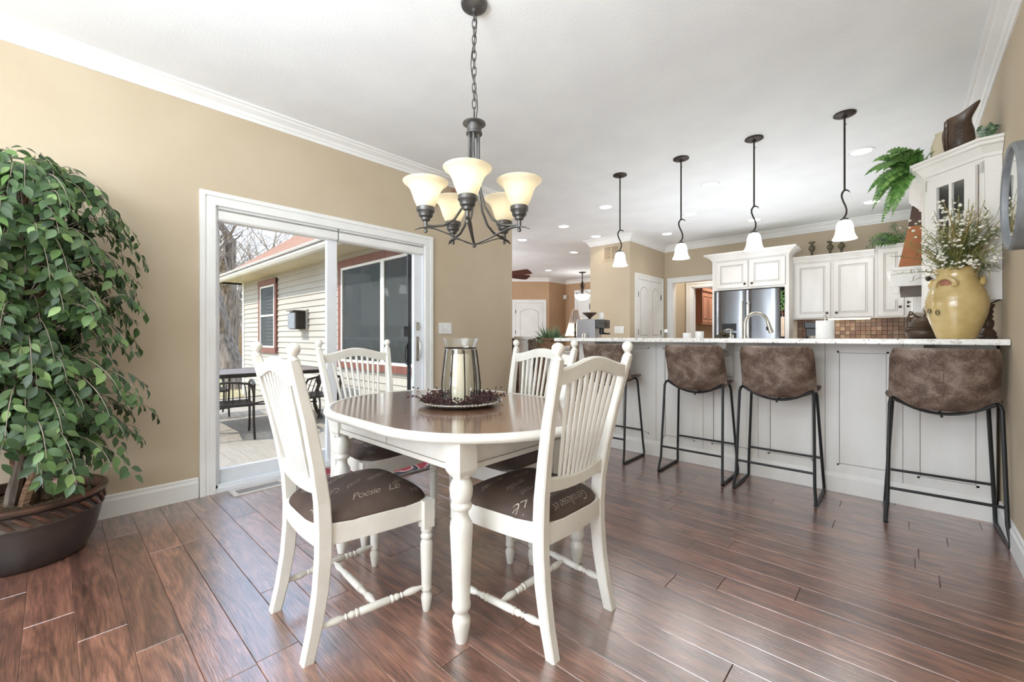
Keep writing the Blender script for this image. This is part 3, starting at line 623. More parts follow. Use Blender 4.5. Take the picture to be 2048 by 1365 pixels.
for k in range(5):
    a = A0+2*PI*k/5; ca, sa = math.cos(a), math.sin(a); R = .236
    pt = lambda r, z: (r*ca, r*sa, z)
    path = [pt(.024, 2.082), pt(.024, 1.98), pt(.026, 1.88), pt(.034, 1.80), pt(.058, 1.715), pt(.10, 1.65), pt(.15, 1.62), pt(.2, 1.612), pt(R, 1.612)]
    mb = MB(); mb.tube(path, [.0068]*3+[.0062]*6, 10); arm = obj('arm', mb, M['pewter'], t)
    mb = MB(); mb.tube([pt(.008, 1.537), pt(.07, 1.556), pt(.13, 1.58), pt(.19, 1.6), pt(R, 1.604), pt(.262, 1.6), pt(.288, 1.588)], [(.006, .003), (.008, .003), (.010, .003), (.0115, .003), (.012, .003), (.010, .003), (.003, .002)], 8, flat=(-sa, ca, 0)); obj('strap', mb, M['pewter'], t)
    mb = MB(); mb.lathe([(.001, 1.577), (.008, 1.58), (.0095, 1.587), (.008, 1.594), (.004, 1.598), (.01, 1.604), (.01, 1.632), (.02, 1.637), (.023, 1.648), (.033, 1.656), (.036, 1.672), (.043, 1.68), (.0435, 1.697), (.04, 1.7), (.001, 1.7)], pt(R, 0), 24); obj('socket_cup', mb, M['pewter'], arm)
    SP = [(.038, 1.697), (.046, 1.712), (.056, 1.735), (.064, 1.76), (.074, 1.785), (.09, 1.805), (.105, 1.815), (.108, 1.821), (.104, 1.824), (.088, 1.815), (.070, 1.79), (.059, 1.762), (.051, 1.736), (.041, 1.714), (.034, 1.70)]
    mb = MB(); mb.lathe(SP, pt(R, 0), 32, cap=False); obj('glass_shade', mb, M['amber'], arm)
    mb = MB(); mb.ball(pt(R, 1.745), .022, 12, 8); mb.cyl(pt(R, 1.70), pt(R, 1.73), .012); b_ = obj('bulb', mb, M['frost'], arm)
    l_ = lamp('POINT', 'bulb_light', (cc[0]+R*ca, cc[1]+R*sa, 1.765), 1.0, (1, .97, .91), shadow_soft_size=.012)
mb = MB(); mb.lathe([(.001, 1.518), (.006, 1.52), (.010, 1.528), (.012, 1.535), (.009, 1.541), (.005, 1.545), (.001, 1.548)], seg=16); obj('bottom_finial', mb, M['pewter'], t)

# ---------------------------------------------------------------- pendants over the bar
def pendant(x, y, label, first):
    t = thing('pendant_light', label, 'pendant lamp', (x, y, 0), 0, 'four glass pendants in a row above the bar')
    mb = MB(); mb.lathe([(.068, CZ), (.07, CZ-.008), (.06, CZ-.014), (.02, CZ-.018), (.012, CZ-.03), (.001, CZ-.031)], seg=24); obj('canopy', mb, M['bronze'], t)
    mb = MB(); mb.cyl((0, 0, CZ-.02), (0, 0, 2.16), .0065, seg=10); mb.cyl((0, 0, CZ-.075), (.012, 0, CZ-.08), .003); obj('rod', mb, M['bronze'], t)
    ux, uy = .734, .68
    pts = [(.040, 2.148), (.030, 2.160), (.012, 2.166), (-.006, 2.160), (-.020, 2.138), (-.021, 2.112), (-.010, 2.082), (.006, 2.05), (.015, 2.02), (.013, 1.99), (0, 1.965), (-.018, 1.95), (-.036, 1.943)]
    mb = MB(); mb.tube([(a*ux, a*uy, z) for a, z in pts], [.002, .004, .006, .0065, .0065, .0062, .006, .006, .006, .006, .006, .004, .0015], 8); obj('scroll_hook', mb, M['bronze'], t)
    mb = MB(); mb.lathe([(.001, 1.975), (.007, 1.972), (.008, 1.957), (.024, 1.952), (.025, 1.938), (.001, 1.937)], seg=18); obj('fitter', mb, M['pewter'], t)
    SP = [(.022, 1.942), (.036, 1.935), (.046, 1.92), (.052, 1.895), (.055, 1.865), (.059, 1.84), (.066, 1.82), (.075, 1.805), (.076, 1.8), (.071, 1.803), (.062, 1.822), (.055, 1.845), (.051, 1.87), (.048, 1.895), (.042, 1.918), (.033, 1.93), (.02, 1.937)]
    mb = MB(); mb.lathe(SP, (0, 0, 0), 28, cap=False); obj('glass_shade', mb, M['frost'], t)
    mb = MB(); mb.ball((0, 0, 1.875), .02, 10, 7); obj('bulb', mb, M['downlight'], t)
    lamp('POINT', 'pendant_glow', (x, y, 1.835), 2.0, (1, .98, .95), shadow_soft_size=.02)
for x, y, lb in ((-2.141, 3.933, 'bronze pendant with white bell glass shade, farthest left of four over bar'), (-1.528, 3.953, 'bronze pendant with white bell glass shade, second from left above the bar'), (-.928, 3.967, 'bronze pendant with white bell glass shade, third from left, before the fridge cabinet'), (-.334, 3.986, 'bronze pendant with white bell glass shade, rightmost, nearest the fern')):
    pendant(x, y, lb, None)
# recessed ceiling lights
DL = [(-.294, 4.893, 'recessed ceiling light between rightmost pendant and fern, the largest in view'), (-1.559, 4.841, 'recessed ceiling light between the second and third pendants, upper of the near row'), (-2.804, 4.778, 'recessed ceiling light just left of the leftmost pendant rod'), (-.31, 6.814, 'recessed ceiling light beneath the fern fronds on the right'), (-1.459, 5.857, 'recessed ceiling light touching the third pendant hook on its left'), (-2.139, 5.846, 'recessed ceiling light just right of the second pendant hook'), (-3.758, 5.199, 'recessed ceiling light above the left end of the pantry wall moulding, the higher one'), (-2.816, 6.705, 'recessed ceiling light in the corner between pantry and kitchen wall mouldings'), (-3.744, 6.078, 'recessed ceiling light close to the corner of the pantry moulding'), (-1.571, 6.741, 'recessed ceiling light above the fridge cabinet, behind the third pendant hook'), (-4.799, 5.446, 'recessed ceiling light near the end of the left wall, beside the chandelier'), (-4.771, 6.939, 'recessed ceiling light in the great room, left of the pantry wall'), (-6.533, 8.393, 'recessed ceiling light in the great room, farthest, beside the ceiling fan')]
for x, y, lb in DL:
    t = thing('recessed_light', lb, 'ceiling light', (x, y, CZ), 0, 'recessed ceiling downlights')
    mb = MB(); mb.lathe([(.072, -.003), (.078, -.006), (.095, -.006), (.098, -.001), (.098, .001), (.072, .001)], seg=28, cap=False); obj('trim_ring', mb, M['ceiling'], t)
    mb = MB(); mb.lathe([(.001, -.004), (.073, -.004), (.073, -.001), (.001, -.001)], seg=24); obj('lens', mb, M['downlight'], t)
    lamp('SPOT', 'downlight_beam', (x, y, CZ-.012), 6.5, (1, .93, .82), aim=(0, 0, -1), spot_size=2.3, spot_blend=.9, shadow_soft_size=.06)

# ---------------------------------------------------------------- peninsula bar
pn = thing('bar_peninsula', 'antique white panelled bar base under the speckled granite counter', 'bar', (0, 3.70, 0))
mb = MB(); mb.bb(-2.5, .385, .03, .29, 0, 1.03); obj('carcass', mb, M['cab'], pn)
XD = [-2.45, -2.07, -1.66, -1.25, -.84, -.42, -.015, .384]
for i in range(len(XD)-1):
    a, b = XD[i]+.0015, XD[i+1]-.0015; mb = MB()
    z0, z1 = .13, 1.03; s = .065
    mb.bb(a, a+s, .012, .03, z0, z1); mb.bb(b-s, b, .012, .03, z0, z1); mb.bb(a+s, b-s, .012, .03, z0, z0+.055); mb.bb(a+s, b-s, .012, .03, z1-.05, z1)
    mb.bb(a+s, b-s, .022, .031, z0, z1)
    q = .012
    mb.bb(a+s, a+s+q, .014, .03, z0+.055, z1-.05); mb.bb(b-s-q, b-s, .014, .03, z0+.055, z1-.05); mb.bb(a+s, b-s, .014, .03, z0+.055, z0+.055+q); mb.bb(a+s, b-s, .014, .03, z1-.05-q, z1-.05)
    pnl = obj('panel', mb, M['cab'], pn)
    mb = MB(); A, B, Z0, Z1 = a+s+q, b-s-q, z0+.055+q, z1-.05-q; g = .003
    mb.bb(A, A+g, .021, .0225, Z0, Z1); mb.bb(B-g, B, .021, .0225, Z0, Z1); mb.bb(A, B, .021, .0225, Z0, Z0+g); mb.bb(A, B, .021, .0225, Z1-g, Z1)
    obj('glaze_line', mb, M['glaze'], pnl)
    mb = MB(); mb.bb(b-.001, b+.004, .0135, .03, z0, z1); obj('seam', mb, M['glaze'], pn)
mb = MB(); mb.prism([(0, 0), (0, .105), (.004, .115), (.008, .122), (.012, .135), (.03, .135), (.03, 0)], 'x', -2.5, .384); obj('base_moulding', mb, M['cab'], pn)
def corbel(x):
    mb = MB(); pr = [(.012, 1.03), (-.2, 1.03), (-.2, .985), (-.185, .975), (-.15, .97), (-.10, .955), (-.06, .92), (-.045, .87), (-.04, .80), (-.035, .76), (.012, .75)]
    mb.prism(pr, 'x', x-.03, x+.03); o = obj('corbel', mb, M['cab'], pn, bevel=.004)
    mb = MB(); mb.bb(x-.036, x+.036, -.21, .012, 1.012, 1.031); mb.prism([(p[0]*.9-.004, p[1]) for p in pr[2:9]]+[(-.03, .80), (-.05, .9), (-.1, .965)], 'x', x-.034, x-.03); obj('corbel_cap', mb, M['cab'], o)
for x in (-1.042, -2.2, .04): corbel(x)
mb = MB(); mb.bb(-2.55, .398, 3.36, 4.0, 1.033, 1.066)
bt = obj('bar_counter', mb, M['granite'], bevel=.006); tag(bt, 'long speckled white granite bar counter on the panelled base', 'counter')

# ---------------------------------------------------------------- bar stools (local: faces +y)
def stool_proto():
    t = thing('bar_stool', '', 'stool', (0, 0, 0), 0, 'brown leather bar stools at the granite bar')
    path = bez((0, .222, .698), (0, .14, .735), (0, .02, .672), (0, -.06, .668), 8)+bez((0, -.06, .668), (0, -.125, .668), (0, -.115, .74), (0, -.137, .84), 8)[1:]+bez((0, -.137, .84), (0, -.15, .9), (0, -.158, .95), (0, -.172, 1.005), 6)[1:]
    n = len(path); NU = 20; rows = []
    lens = [0]
    for i in range(1, n): lens.append(lens[-1]+math.dist(path[i], path[i-1]))
    def sec(i):
        f = lens[i]/lens[-1]
        if f < .12: hw_ = .195+.03*math.sin(f/.12*PI/2)
        elif f < .5: hw_ = .225+.014*math.sin((f-.12)/.38*PI)
        else: hw_ = .225-.004*((f-.5)/.5)
        if f > .93: hw_ -= .012*((f-.93)/.07)**2
        lift = (.022+.03*min(1, f/.35))*(1 if f < .5 else max(0, 1-(f-.5)/.42)); wrap = .0 if f < .3 else .075*min(1, (f-.3)/.25)*(1-.35*max(0, (f-.6)/.4)); return hw_, lift, wrap
    def pt(i, u, off):
        hw_, lift, wrap = sec(i); p = path[i]; a = path[max(i-1, 0)]; b = path[min(i+1, n-1)]
        T = (Vector(b)-Vector(a)).normalized(); N = Vector((0, -T.z, T.y))  # points up/forward side
        if N.z < 0 and abs(T.z) < .5: N = -N
        return Vector((hw_*u, p[1]+wrap*abs(u)**2.4, p[2]+lift*abs(u)**2.4))+NORM[i]*off
    NORM = []
    for i in range(n):
        a = path[max(i-1, 0)]; b = path[min(i+1, n-1)]; T = (Vector(b)-Vector(a)).normalized(); N = Vector((0, T.z, -T.y))
        if NORM and N.dot(NORM[-1]) < 0: N = -N
        if not NORM and N.z < 0: N = -N
        NORM.append(N)
    mb = MB(); rings = []
    for i in range(n):
        us = [-1+2*k/NU for k in range(NU+1)]
        rings.append([tuple(pt(i, u, .011*math.sqrt(max(0, 1-u**8)))) for u in us]+[tuple(pt(i, u, -.011*math.sqrt(max(0, 1-u**8)))) for u in reversed(us)])
    mb.loft(rings, smooth=True); sh = obj('leather_shell', mb, M['leather'], t, sharp=70)
    mb = MB(); mb.tube([tuple(pt(i, 0, -.0115)) for i in range(10, n)], .0013, 5); obj('seam', mb, M['wicker'], sh)
    mb = MB(); mb.tube([tuple(pt(n-1, u, .0)) for u in [-.97+1.94*k/16 for k in range(17)]], .0115, 6); obj('top_edge', mb, M['leather'], sh)
    r = .0095
    for s in (-1, 1):
        mb = MB(); x0 = .238
        f = [(s*.205, -.085, .722), (s*.214, -.105, .716), (s*.219, -.118, .69), (s*(x0-.008), -.165, .12), (s*x0, -.19, .035), (s*x0, -.195, .018), (s*x0, -.185, .0105), (s*x0, -.16, .0105), (s*(x0-.001), .165, .0105), (s*(x0-.001), .19, .014), (s*(x0-.001), .196, .03), (s*(x0-.004), .185, .09), (s*.203, .135, .672), (s*.195, .125, .70), (s*.183, .115, .706)]
        mb.tube(f, r, 8); fr = obj('leg_frame', mb, M['iron'], t)
        for y in (-.17, .165):
            mb = MB(); mb.box((s*x0, y, .008), (.022, .035, .0155)); obj('foot_pad', mb, M['black'], fr)
    for y, z, hw_ in ((-.085, .722, .205), (.115, .706, .183)):
        mb = MB(); mb.tube([(hw_*u, y+(.02 if y < 0 else -.02)*(1-u*u), z-(.078 if y < 0 else .052)*(1-u*u)**1.0) for u in [-1+2*k/14 for k in range(15)]], r*.9, 8); obj('seat_support', mb, M['iron'], t)
    mb = MB(); mb.tube([(0, .095, .648), (0, -.06, .638)], .007, 6); mb.cyl((0, -.065, .645), (0, -.065, .624), .006); obj('support_bolt', mb, M['iron'], t)
    mb = MB(); mb.cyl((-.231, -.152, .2), (.231, -.152, .2), .008, seg=10); obj('rear_rung', mb, M['iron'], t)
    mb = MB(); mb.cyl((-.227, .163, .235), (.227, .163, .235), .008, seg=10); obj('front_rung', mb, M['iron'], t)
    return t
st = stool_proto(); st.location = (-1.985, 3.462, 0); st['label'] = 'brown leather bar stool farthest left, mostly hidden behind a dining chair'
dup(st, (-1.21, 3.475, 0), 0, 'brown leather bar stool left of the corbel, second from the left')
dup(st, (-.657, 3.468, 0), 0, 'brown leather bar stool right of the corbel, third from the left')
dup(st, (.145, 3.468, 0), math.radians(2), 'brown leather bar stool at the far right, against the right wall')

# ---------------------------------------------------------------- kitchen
def panel_door(parent, mtx, w, h, knob=None, glassdoor=False, name='door'):
    # local: x right, z up, faces -y; origin lower left of the door face back plane
    s = .058; mb = MB(); T = .02
    for a in ((0, s, 0, h), (w-s, w, 0, h), (s, w-s, 0, s), (s, w-s, h-s, h)): mb.bb(a[0], a[1], -T, 0, a[2], a[3], mtx)
    if not glassdoor:
        mb.bb(s, w-s, -.010, 0, s, h-s, mtx); q = .022; mb.bb(s+q, w-s-q, -.016, -.009, s+q, h-s-q, mtx)
    d = obj(name, mb, M['cab'], parent)
    mb = MB(); g = .004
    if not glassdoor:
        for a in ((s, s+g, s, h-s), (w-s-g, w-s, s, h-s), (s, w-s, s, s+g), (s, w-s, h-s-g, h-s)): mb.bb(a[0], a[1], -.0125, -.009, a[2], a[3], mtx)
        o = s+q-g
        for a in ((o, o+g, o, h-o), (w-o-g, w-o, o, h-o), (o, w-o, o, o+g), (o, w-o, h-o-g, h-o)): mb.bb(a[0], a[1], -.0115, -.009, a[2], a[3], mtx)
    for a in ((-.003, .001, 0, h), (w-.001, w+.003, 0, h), (0, w, -.003, .001), (0, w, h-.001, h+.003)): mb.bb(a[0], a[1], -.003, .0005, a[2], a[3], mtx)
    obj('glaze_line', mb, M['glaze'], d)
    if knob:
        mb = MB(); k = mtx @ Matrix.Translation((knob[0], -T, knob[1])) @ Matrix.Rotation(PI/2, 4, 'X')
        mb.lathe([(.006, 0), (.006, .012), (.015, .018), (.017, .025), (.012, .032), (.001, .033)], (0, 0, 0), 14, mtx=k); obj('knob', mb, M['knob'], d)
    return d
def cab_crown(mb, x0, x1, yf, yb, z, d=.085, h=.085, ends=(1, 1)):
    prof = [(0, 0), (.012, .004), (.016, .02), (.05, .055), (.07, .062), (.072, .075), (d, .078), (d, h), (0, h)]
    mb.loft([[(x0-u*ends[0], yf-u, z+v) for u, v in prof], [(x1+u*ends[1], yf-u, z+v) for u, v in prof]])
    for e, x, s in ((ends[0], x0, -1), (ends[1], x1, 1)):
        if e: mb.loft([[(x+s*u, yf-u, z+v) for u, v in prof], [(x+s*u, yb, z+v) for u, v in prof]])
T4 = Matrix.Translation
# fridge surround
t = thing('fridge_cabinet', 'tall white cabinet surround with two short doors above the refrigerator', 'cabinet', (0, 0, 0))
yf = 6.99
mb = MB(); mb.bb(-2.19, -1.2, yf, YK-.002, 1.784, 2.255); mb.bb(-1.25, -1.2, yf, YK-.002, 0, 1.784); mb.bb(-2.215, -2.19, yf, YK-.002, 0, 2.255); obj('carcass', mb, M['cab'], t)
mb = MB(); cab_crown(mb, -2.215, -1.2, yf, YK-.33, 2.245, h=.1, d=.1); obj('crown', mb, M['cab'], t)
panel_door(t, T4((-2.15, yf, 1.815)), .435, .40, (.40, .045)); panel_door(t, T4((-1.69, yf, 1.815)), .445, .40, (.035, .045))
# refrigerator
t = thing('refrigerator', 'stainless steel french door refrigerator with water dispenser in the left door', 'refrigerator', (0, 0, 0))
mb = MB(); mb.bb(-2.16, -1.30, yf+.06, YK-.02, .02, 1.76); obj('body', mb, M['mirror_rim'], t)
def fdoor(x0, x1, z0, z1):
    mb = MB(); rings = []
    for i in range(13):
        f = i/12; x = x0+(x1-x0)*f; e = min(f, 1-f); y = yf-.02-.018*min(1, (e/.12))**.5-.010*math.sin(PI*f); rings.append((x, y))
    poly = rings+[(x1, yf+.055), (x0, yf+.055)]; mb.prism(poly, 'z', z0, z1, smooth=True); return mb
for x0, x1, hx in ((-2.155, -1.737, -1.775), (-1.731, -1.305, -1.69)):
    d = obj('door', fdoor(x0, x1, .68, 1.765), M['steel'], t, sharp=30)
    mb = MB(); mb.cyl((hx, yf-.085, .80), (hx, yf-.085, 1.60), .0135); mb.cyl((hx, yf-.085, .83), (hx, yf-.03, .83), .01); mb.cyl((hx, yf-.085, 1.57), (hx, yf-.03, 1.57), .01); mb.cyl((hx, yf-.085, 1.575), (hx, yf-.085, 1.605), .016); obj('handle', mb, M['nickel'], d)
    if x0 < -2:
        mb = MB(); mb.bb(-2.06, -1.86, yf-.052, yf-.03, 1.165, 1.275); obj('control_panel', mb, M['black'], d)
        mb = MB()
        for k in range(7): mb.bb(-2.035+.02*k, -2.023+.02*k, yf-.0535, yf-.051, 1.177, 1.183)
        obj('panel_marks', mb, M['paper'], d)
        mb = MB(); mb.bb(-2.06, -1.86, yf-.052, yf-.03, .86, 1.135); obj('dispenser_well', mb, M['black'], d)
        mb = MB(); mb.cyl((-1.985, yf-.058, .9), (-1.985, yf-.058, 1.105), .012); mb.cyl((-1.9, yf-.058, .9), (-1.9, yf-.058, 1.105), .012); mb.cyl((-1.985, yf-.058, 1.105), (-1.9, yf-.058, 1.105), .008); obj('dispenser_spout', mb, M['nickel'], d)
mb = fdoor(-2.155, -1.305, .06, .67); obj('drawer', mb, M['steel'], t, sharp=30)
t = thing('hanging_bundle', 'dark greens and red berries with pale tag hanging in the gap beside the refrigerator', 'decoration', (-1.275, yf+.01, 0))
mb = MB(); rr = random.Random(9)
for k in range(60):
    z = rr.uniform(1.45, 1.74); mb.ball((rr.uniform(-.02, .02), rr.uniform(-.03, .0), z), rr.uniform(.006, .014), 6, 4)
obj('greens', mb, M['fern'], t)
mb = MB(); mb.bb(-.022, .022, -.02, -.01, 1.08, 1.36); mb.bb(-.002, .002, -.02, -.01, 1.36, 1.46); obj('pale_tag', mb, M['flesh_shade'], t)
mb = MB()
for k in range(14): mb.ball((rr.uniform(-.02, .02), rr.uniform(-.03, 0), rr.uniform(1.38, 1.5)), .009, 6, 4)
obj('red_berries', mb, M['rust'], t)
# wall cabinets on the back wall
yw = 7.32
t = thing('wall_cabinet', 'white two door wall cabinet beside the fridge with three finials on top', 'cabinet', (0, 0, 0))
mb = MB(); mb.bb(-1.2, -.3, yw, YK-.002, 1.328, 2.15); obj('carcass', mb, M['cab'], t)
mb = MB(); cab_crown(mb, -1.2, -.3, yw, YK, 2.14, h=.08, d=.07, ends=(0, 0)); obj('crown', mb, M['cab'], t)
panel_door(t, T4((-1.178, yw, 1.345)), .41, .77, (.375, .06)); panel_door(t, T4((-.733, yw, 1.345)), .42, .77, (.035, .06))
mb = MB(); mb.bb(-.8, -.35, yw+.06, yw+.12, 1.312, 1.328); obj('under_cabinet_light', mb, M['undercab'], t)
lamp('AREA', 'under_cabinet_glow', (-.6, yw+.1, 1.30), 1.1, (1, .88, .7), aim=(0, .25, -1), shape='RECTANGLE', size=.7, size_y=.05)
t = thing('corner_wall_cabinet', 'white single door wall cabinet in the corner under the trailing greenery', 'cabinet', (0, 0, 0))
mb = MB(); mb.bb(-.298, .06, yw-.01, YK-.002, 1.328, 2.27); obj('carcass', mb, M['cab'], t)
panel_door(t, T4((-.27, yw-.01, 1.345)), .25, .87, (.215, .11))
t = thing('side_wall_cabinet', 'white wall cabinet along the right wall behind the range hood', 'cabinet', (0, 0, 0))
mb = MB(); mb.bb(.06, XR-.002, 5.95, YK-.002, 1.328, 2.27); obj('carcass', mb, M['cab'], t)
RX = Matrix.Rotation(-PI/2, 4, 'Z')
panel_door(t, T4((.06, 7.25, 1.345)) @ RX, .45, .87, (.05, .11)); panel_door(t, T4((.06, 6.75, 1.345)) @ RX, .45, .87, (.40, .11))
# mosaic backsplash tiles, part of the wall
mb = MB(); mb.bb(-1.2, XR, YK-.006, YK, .9, 1.33); obj('grout', mb, M['slate'], kw)
tm = MB(); tm.loft([[(a, 0, b) for a, b in ((-.0272, -.0272), (.0272, -.0272), (.0272, .0272), (-.0272, .0272))], [(a, -.008, b) for a, b in ((-.0252, -.0252), (.0252, -.0252), (.0252, .0252), (-.0252, .0252))]])
tproto = None
for i in range(28):
    for j in range(6):
        if tproto is None: tproto = obj('tile', tm, M['tile'], kw); o = tproto
        else: o = tproto.copy(); C.objects.link(o); o.parent = kw
        o.location = (-1.168+.0562*i, YK-.006-.002*rr.random(), 1.022+.0562*j)
# range hood
t = thing('range_hood', 'copper range hood on a white mantel box, on the right wall', 'range hood', (XR, 5.0, 0))
mb = MB(); mb.bb(-.50, -.003, -.01, .91, 1.517, 1.66); mb.bb(-.53, -.003, -.03, .93, 1.655, 1.68); mb.bb(-.49, -.45, 0, .05, 1.46, 1.517); mb.bb(-.49, -.45, .85, .9, 1.46, 1.517); obj('mantel', mb, M['cab'], t)
mb = MB(); mb.bb(-.44, -.003, .06, .84, 1.475, 1.518); obj('underside', mb, M['slate'], t)
mb = MB(); mb.loft([[(-.45, .02, 1.68), (-.003, .02, 1.68), (-.003, .88, 1.68), (-.45, .88, 1.68)], [(-.385, .13, 2.05), (-.003, .13, 2.05), (-.003, .77, 2.05), (-.385, .77, 2.05)]]); obj('copper_canopy', mb, M['copper'], t)
mb = MB(); mb.loft([[(-.385, .13, 2.05), (-.003, .13, 2.05), (-.003, .77, 2.05), (-.385, .77, 2.05)], [(-.35, .19, 2.32), (-.003, .19, 2.32), (-.003, .71, 2.32), (-.35, .71, 2.32)]]); obj('patina_band', mb, M['copper_dark'], t)
# glass front cabinet at the end of the bar
t = thing('glass_door_cabinet', 'white angled wall cabinet with a glass pane door at the right, behind the flowers', 'cabinet', (0, 0, 0))
P1 = (.330, 3.63); P2 = (.093, 3.867)
poly = [(XR-.002, 3.63), P1, P2, (.093, 4.85), (XR-.002, 4.85)]
mb = MB()
def ringp(off, z):
    # grow the outline outwards by off on the three open sides
    k = off*(math.sqrt(2)-1); return [(XR-.002, 3.63-off, z), (P1[0]-k, 3.63-off, z), (P2[0]-off, P2[1]-k, z), (.093-off, 4.85, z), (XR-.002, 4.85, z)]
for a, b in ((1.29, 1.305), (2.02, 2.13)): mb.loft([ringp(0, a), ringp(0, b)])
mb.bb(XR-.015, XR-.002, 3.64, 4.85, 1.29, 2.13); mb.bb(P1[0]+.003, XR-.002, 3.631, 3.65, 1.3, 2.021); mb.bb(.094, .112, P2[1]+.01, 4.85, 1.3, 2.021); mb.bb(.1, XR-.002, 4.6, 4.62, 1.3, 2.02)
dirv = Vector((P1[0]-P2[0], P1[1]-P2[1], 0)); dl = dirv.length; ang = math.atan2(dirv.y, dirv.x)
DM = T4((P2[0], P2[1], 1.29)) @ Matrix.Rotation(ang, 4, 'Z')
mb.bb(0, .03, -.0, .02, 0, .8, DM); mb.bb(dl-.03, dl, 0, .02, 0, .8, DM);
obj('carcass', mb, M['cab'], t)
mb = MB(); mb.loft([ringp(o, 2.105+z) for o, z in ((0, 0), (.012, .004), (.016, .02), (.045, .055), (.06, .062), (.062, .078), (.075, .082), (.075, .097), (0, .0975))]); obj('crown', mb, M['cab'], t)
d = panel_door(t, DM @ T4((.03, -.001, .03)), dl-.06, .755, (.03, .13), glassdoor=True)
mb = MB(); m2 = DM @ T4((.03, -.001, .03)); w_ = dl-.06
mb.bb(w_/2-.008, w_/2+.008, -.018, -.002, .058, .697, m2)
for z in (.27, .485): mb.bb(.058, w_-.058, -.018, -.002, z-.008, z+.008, m2)
obj('muntin', mb, M['cab'], d)
mb = MB(); mb.bb(.055, w_-.055, -.009, -.006, .055, .70, m2); obj('pane', mb, M['glass'], d)
mb = MB(); mb.bb(.10, XR-.016, 3.95, 4.55, 1.58, 1.592); mb.bb(.10, XR-.016, 3.95, 4.55, 1.83, 1.842); obj('shelf', mb, M['cab'], t)
# things on top of the glass cabinet
zt = 2.2025
t = thing('pottery_pitcher', 'tall dark brown pottery pitcher with a long raised spout on the glass door cabinet', 'pitcher', (.235, 3.735, zt), math.radians(-50))
mb = MB()
def pring(r, z, spout=0, lift=0):
    out = []
    for j in range(28):
        a = 2*PI*j/28; f = max(0, math.cos(a))**6; out.append(((r+spout*f)*math.cos(a), r*math.sin(a)*.9, z+lift*f))
    return out
mb.loft([pring(.05, 0), pring(.066, .02), pring(.073, .06), pring(.069, .11), pring(.058, .155), pring(.055, .178, .015, .006), pring(.06, .198, .055, .035), pring(.062, .203, .062, .045), pring(.057, .200, .056, .044), pring(.05, .175, .012, .004), pring(.05, .13)], smooth=True)
obj('body', mb, M['brown_glaze'], t, sharp=60)
mb = MB(); mb.tube(bez((-.062, -.0, .185), (-.11, 0, .19), (-.105, -.0, .07), (-.07, 0, .05), 12), [(.010, .007)]*13); obj('handle', mb, M['brown_glaze'], t)
mb = MB()
for k in range(11): mb.tube([(.078*math.cos(a), .07*math.sin(a)-.0, .04+.011*k) for a in (-1.15, -.95, -.75, -.55)], .003, 5)
for a in (-1.9, -1.6): mb.tube([(.07*math.cos(a), .063*math.sin(a), .19), (.075*math.cos(a), .068*math.sin(a), .1), (.072*math.cos(a), .066*math.sin(a), .02)], .004, 5)
obj('raised_ribs', mb, M['brown_glaze'], t)
t = thing('cream_jar', 'pale cream pottery jar half hidden behind the brown pitcher on the cabinet', 'jar', (.175, 3.865, zt))
mb = MB(); mb.lathe([(.055, 0), (.06, .02), (.058, .10), (.045, .14), (.036, .165), (.04, .175), (.034, .176), (.03, .15), (.001, .03)], (0, 0, 0), 24); obj('jar_body', mb, M['soffit'], t)
def frond(root, a, L, up, droop, name, seed, mat='fern', wid=.055, nl=34):
    r = random.Random(seed); d = Vector((math.cos(a), math.sin(a), 0)); p = []
    for i in range(15):
        f = i/14; p.append(Vector((0, 0, .01))+d*(L*f*(1-.15*f))+Vector((0, 0, up*math.sin(f*PI*.55)-droop*f*f)))
    mb = MB(); mb.tube([tuple(q) for q in p], [.0025*(1-.6*i/14) for i in range(15)], 5)
    for i in range(nl):
        f = .12+.86*i/nl; k = f*14; i0 = min(int(k), 13); q = p[i0].lerp(p[i0+1], k-i0); T = (p[i0+1]-p[i0]).normalized()
        for s in (-1, 1):
            sd = (T.cross(Vector((-.35, -.75, .55)))).normalized()*s; l_ = wid*(math.sin(PI*min(1, f*.85+.15)))*r.uniform(.85, 1.1)
            tip = q+sd*l_+T*l_*.35+Vector((0, 0, -.18*l_)); b1 = q+T*.004; b2 = q-T*.004; md = q.lerp(tip, .5); md2 = md+Vector((0, 0, .0015))
            mb.add([b2, md-T*.0075, tip, md+T*.0075, b1, md2], [(0, 1, 5), (1, 2, 5), (2, 3, 5), (3, 4, 5), (4, 0, 5)])
    return obj(name, mb, M[mat], root)
t = thing('fern', 'bright green fern trailing over the left end of the glass door cabinet', 'plant', (.075, 3.98, zt))
mb = MB(); mb.lathe([(.045, 0), (.06, .07), (.055, .07), (.04, .03), (.001, .03)], (.03, .06, 0), 18); obj('fern_pot', mb, M['terracotta'], t)
for i, (a, L, up, dr_) in enumerate([(176, .20, .03, .30), (190, .26, .06, .24), (205, .30, .10, .22), (215, .33, .13, .15), (165, .17, .08, .12), (225, .26, .16, .09), (240, .22, .14, .05), (255, .2, .10, .04), (200, .22, .17, .03), (180, .3, .10, .34), (170, .15, .15, .02), (196, .18, .02, .33), (290, .2, .08, .03), (120, .17, .12, .05), (60, .17, .1, .03), (185, .33, .09, .20), (198, .36, .13, .13), (210, .34, .06, .28), (182, .24, .05, .40), (222, .3, .14, .16), (192, .3, .16, .06)]):
    frond(t, math.radians(a), L, up, dr_, 'frond', i)
t = thing('trailing_ivy', 'small green sprig on the cabinet top, right of the brown pitcher', 'plant', (.352, 3.72, zt))
for i, (a, L) in enumerate([(20, .04), (100, .07), (200, .05), (280, .06)]): frond(t, math.radians(a), L, .1, .0, 'frond', 40+i, 'shrub', .03, 8)
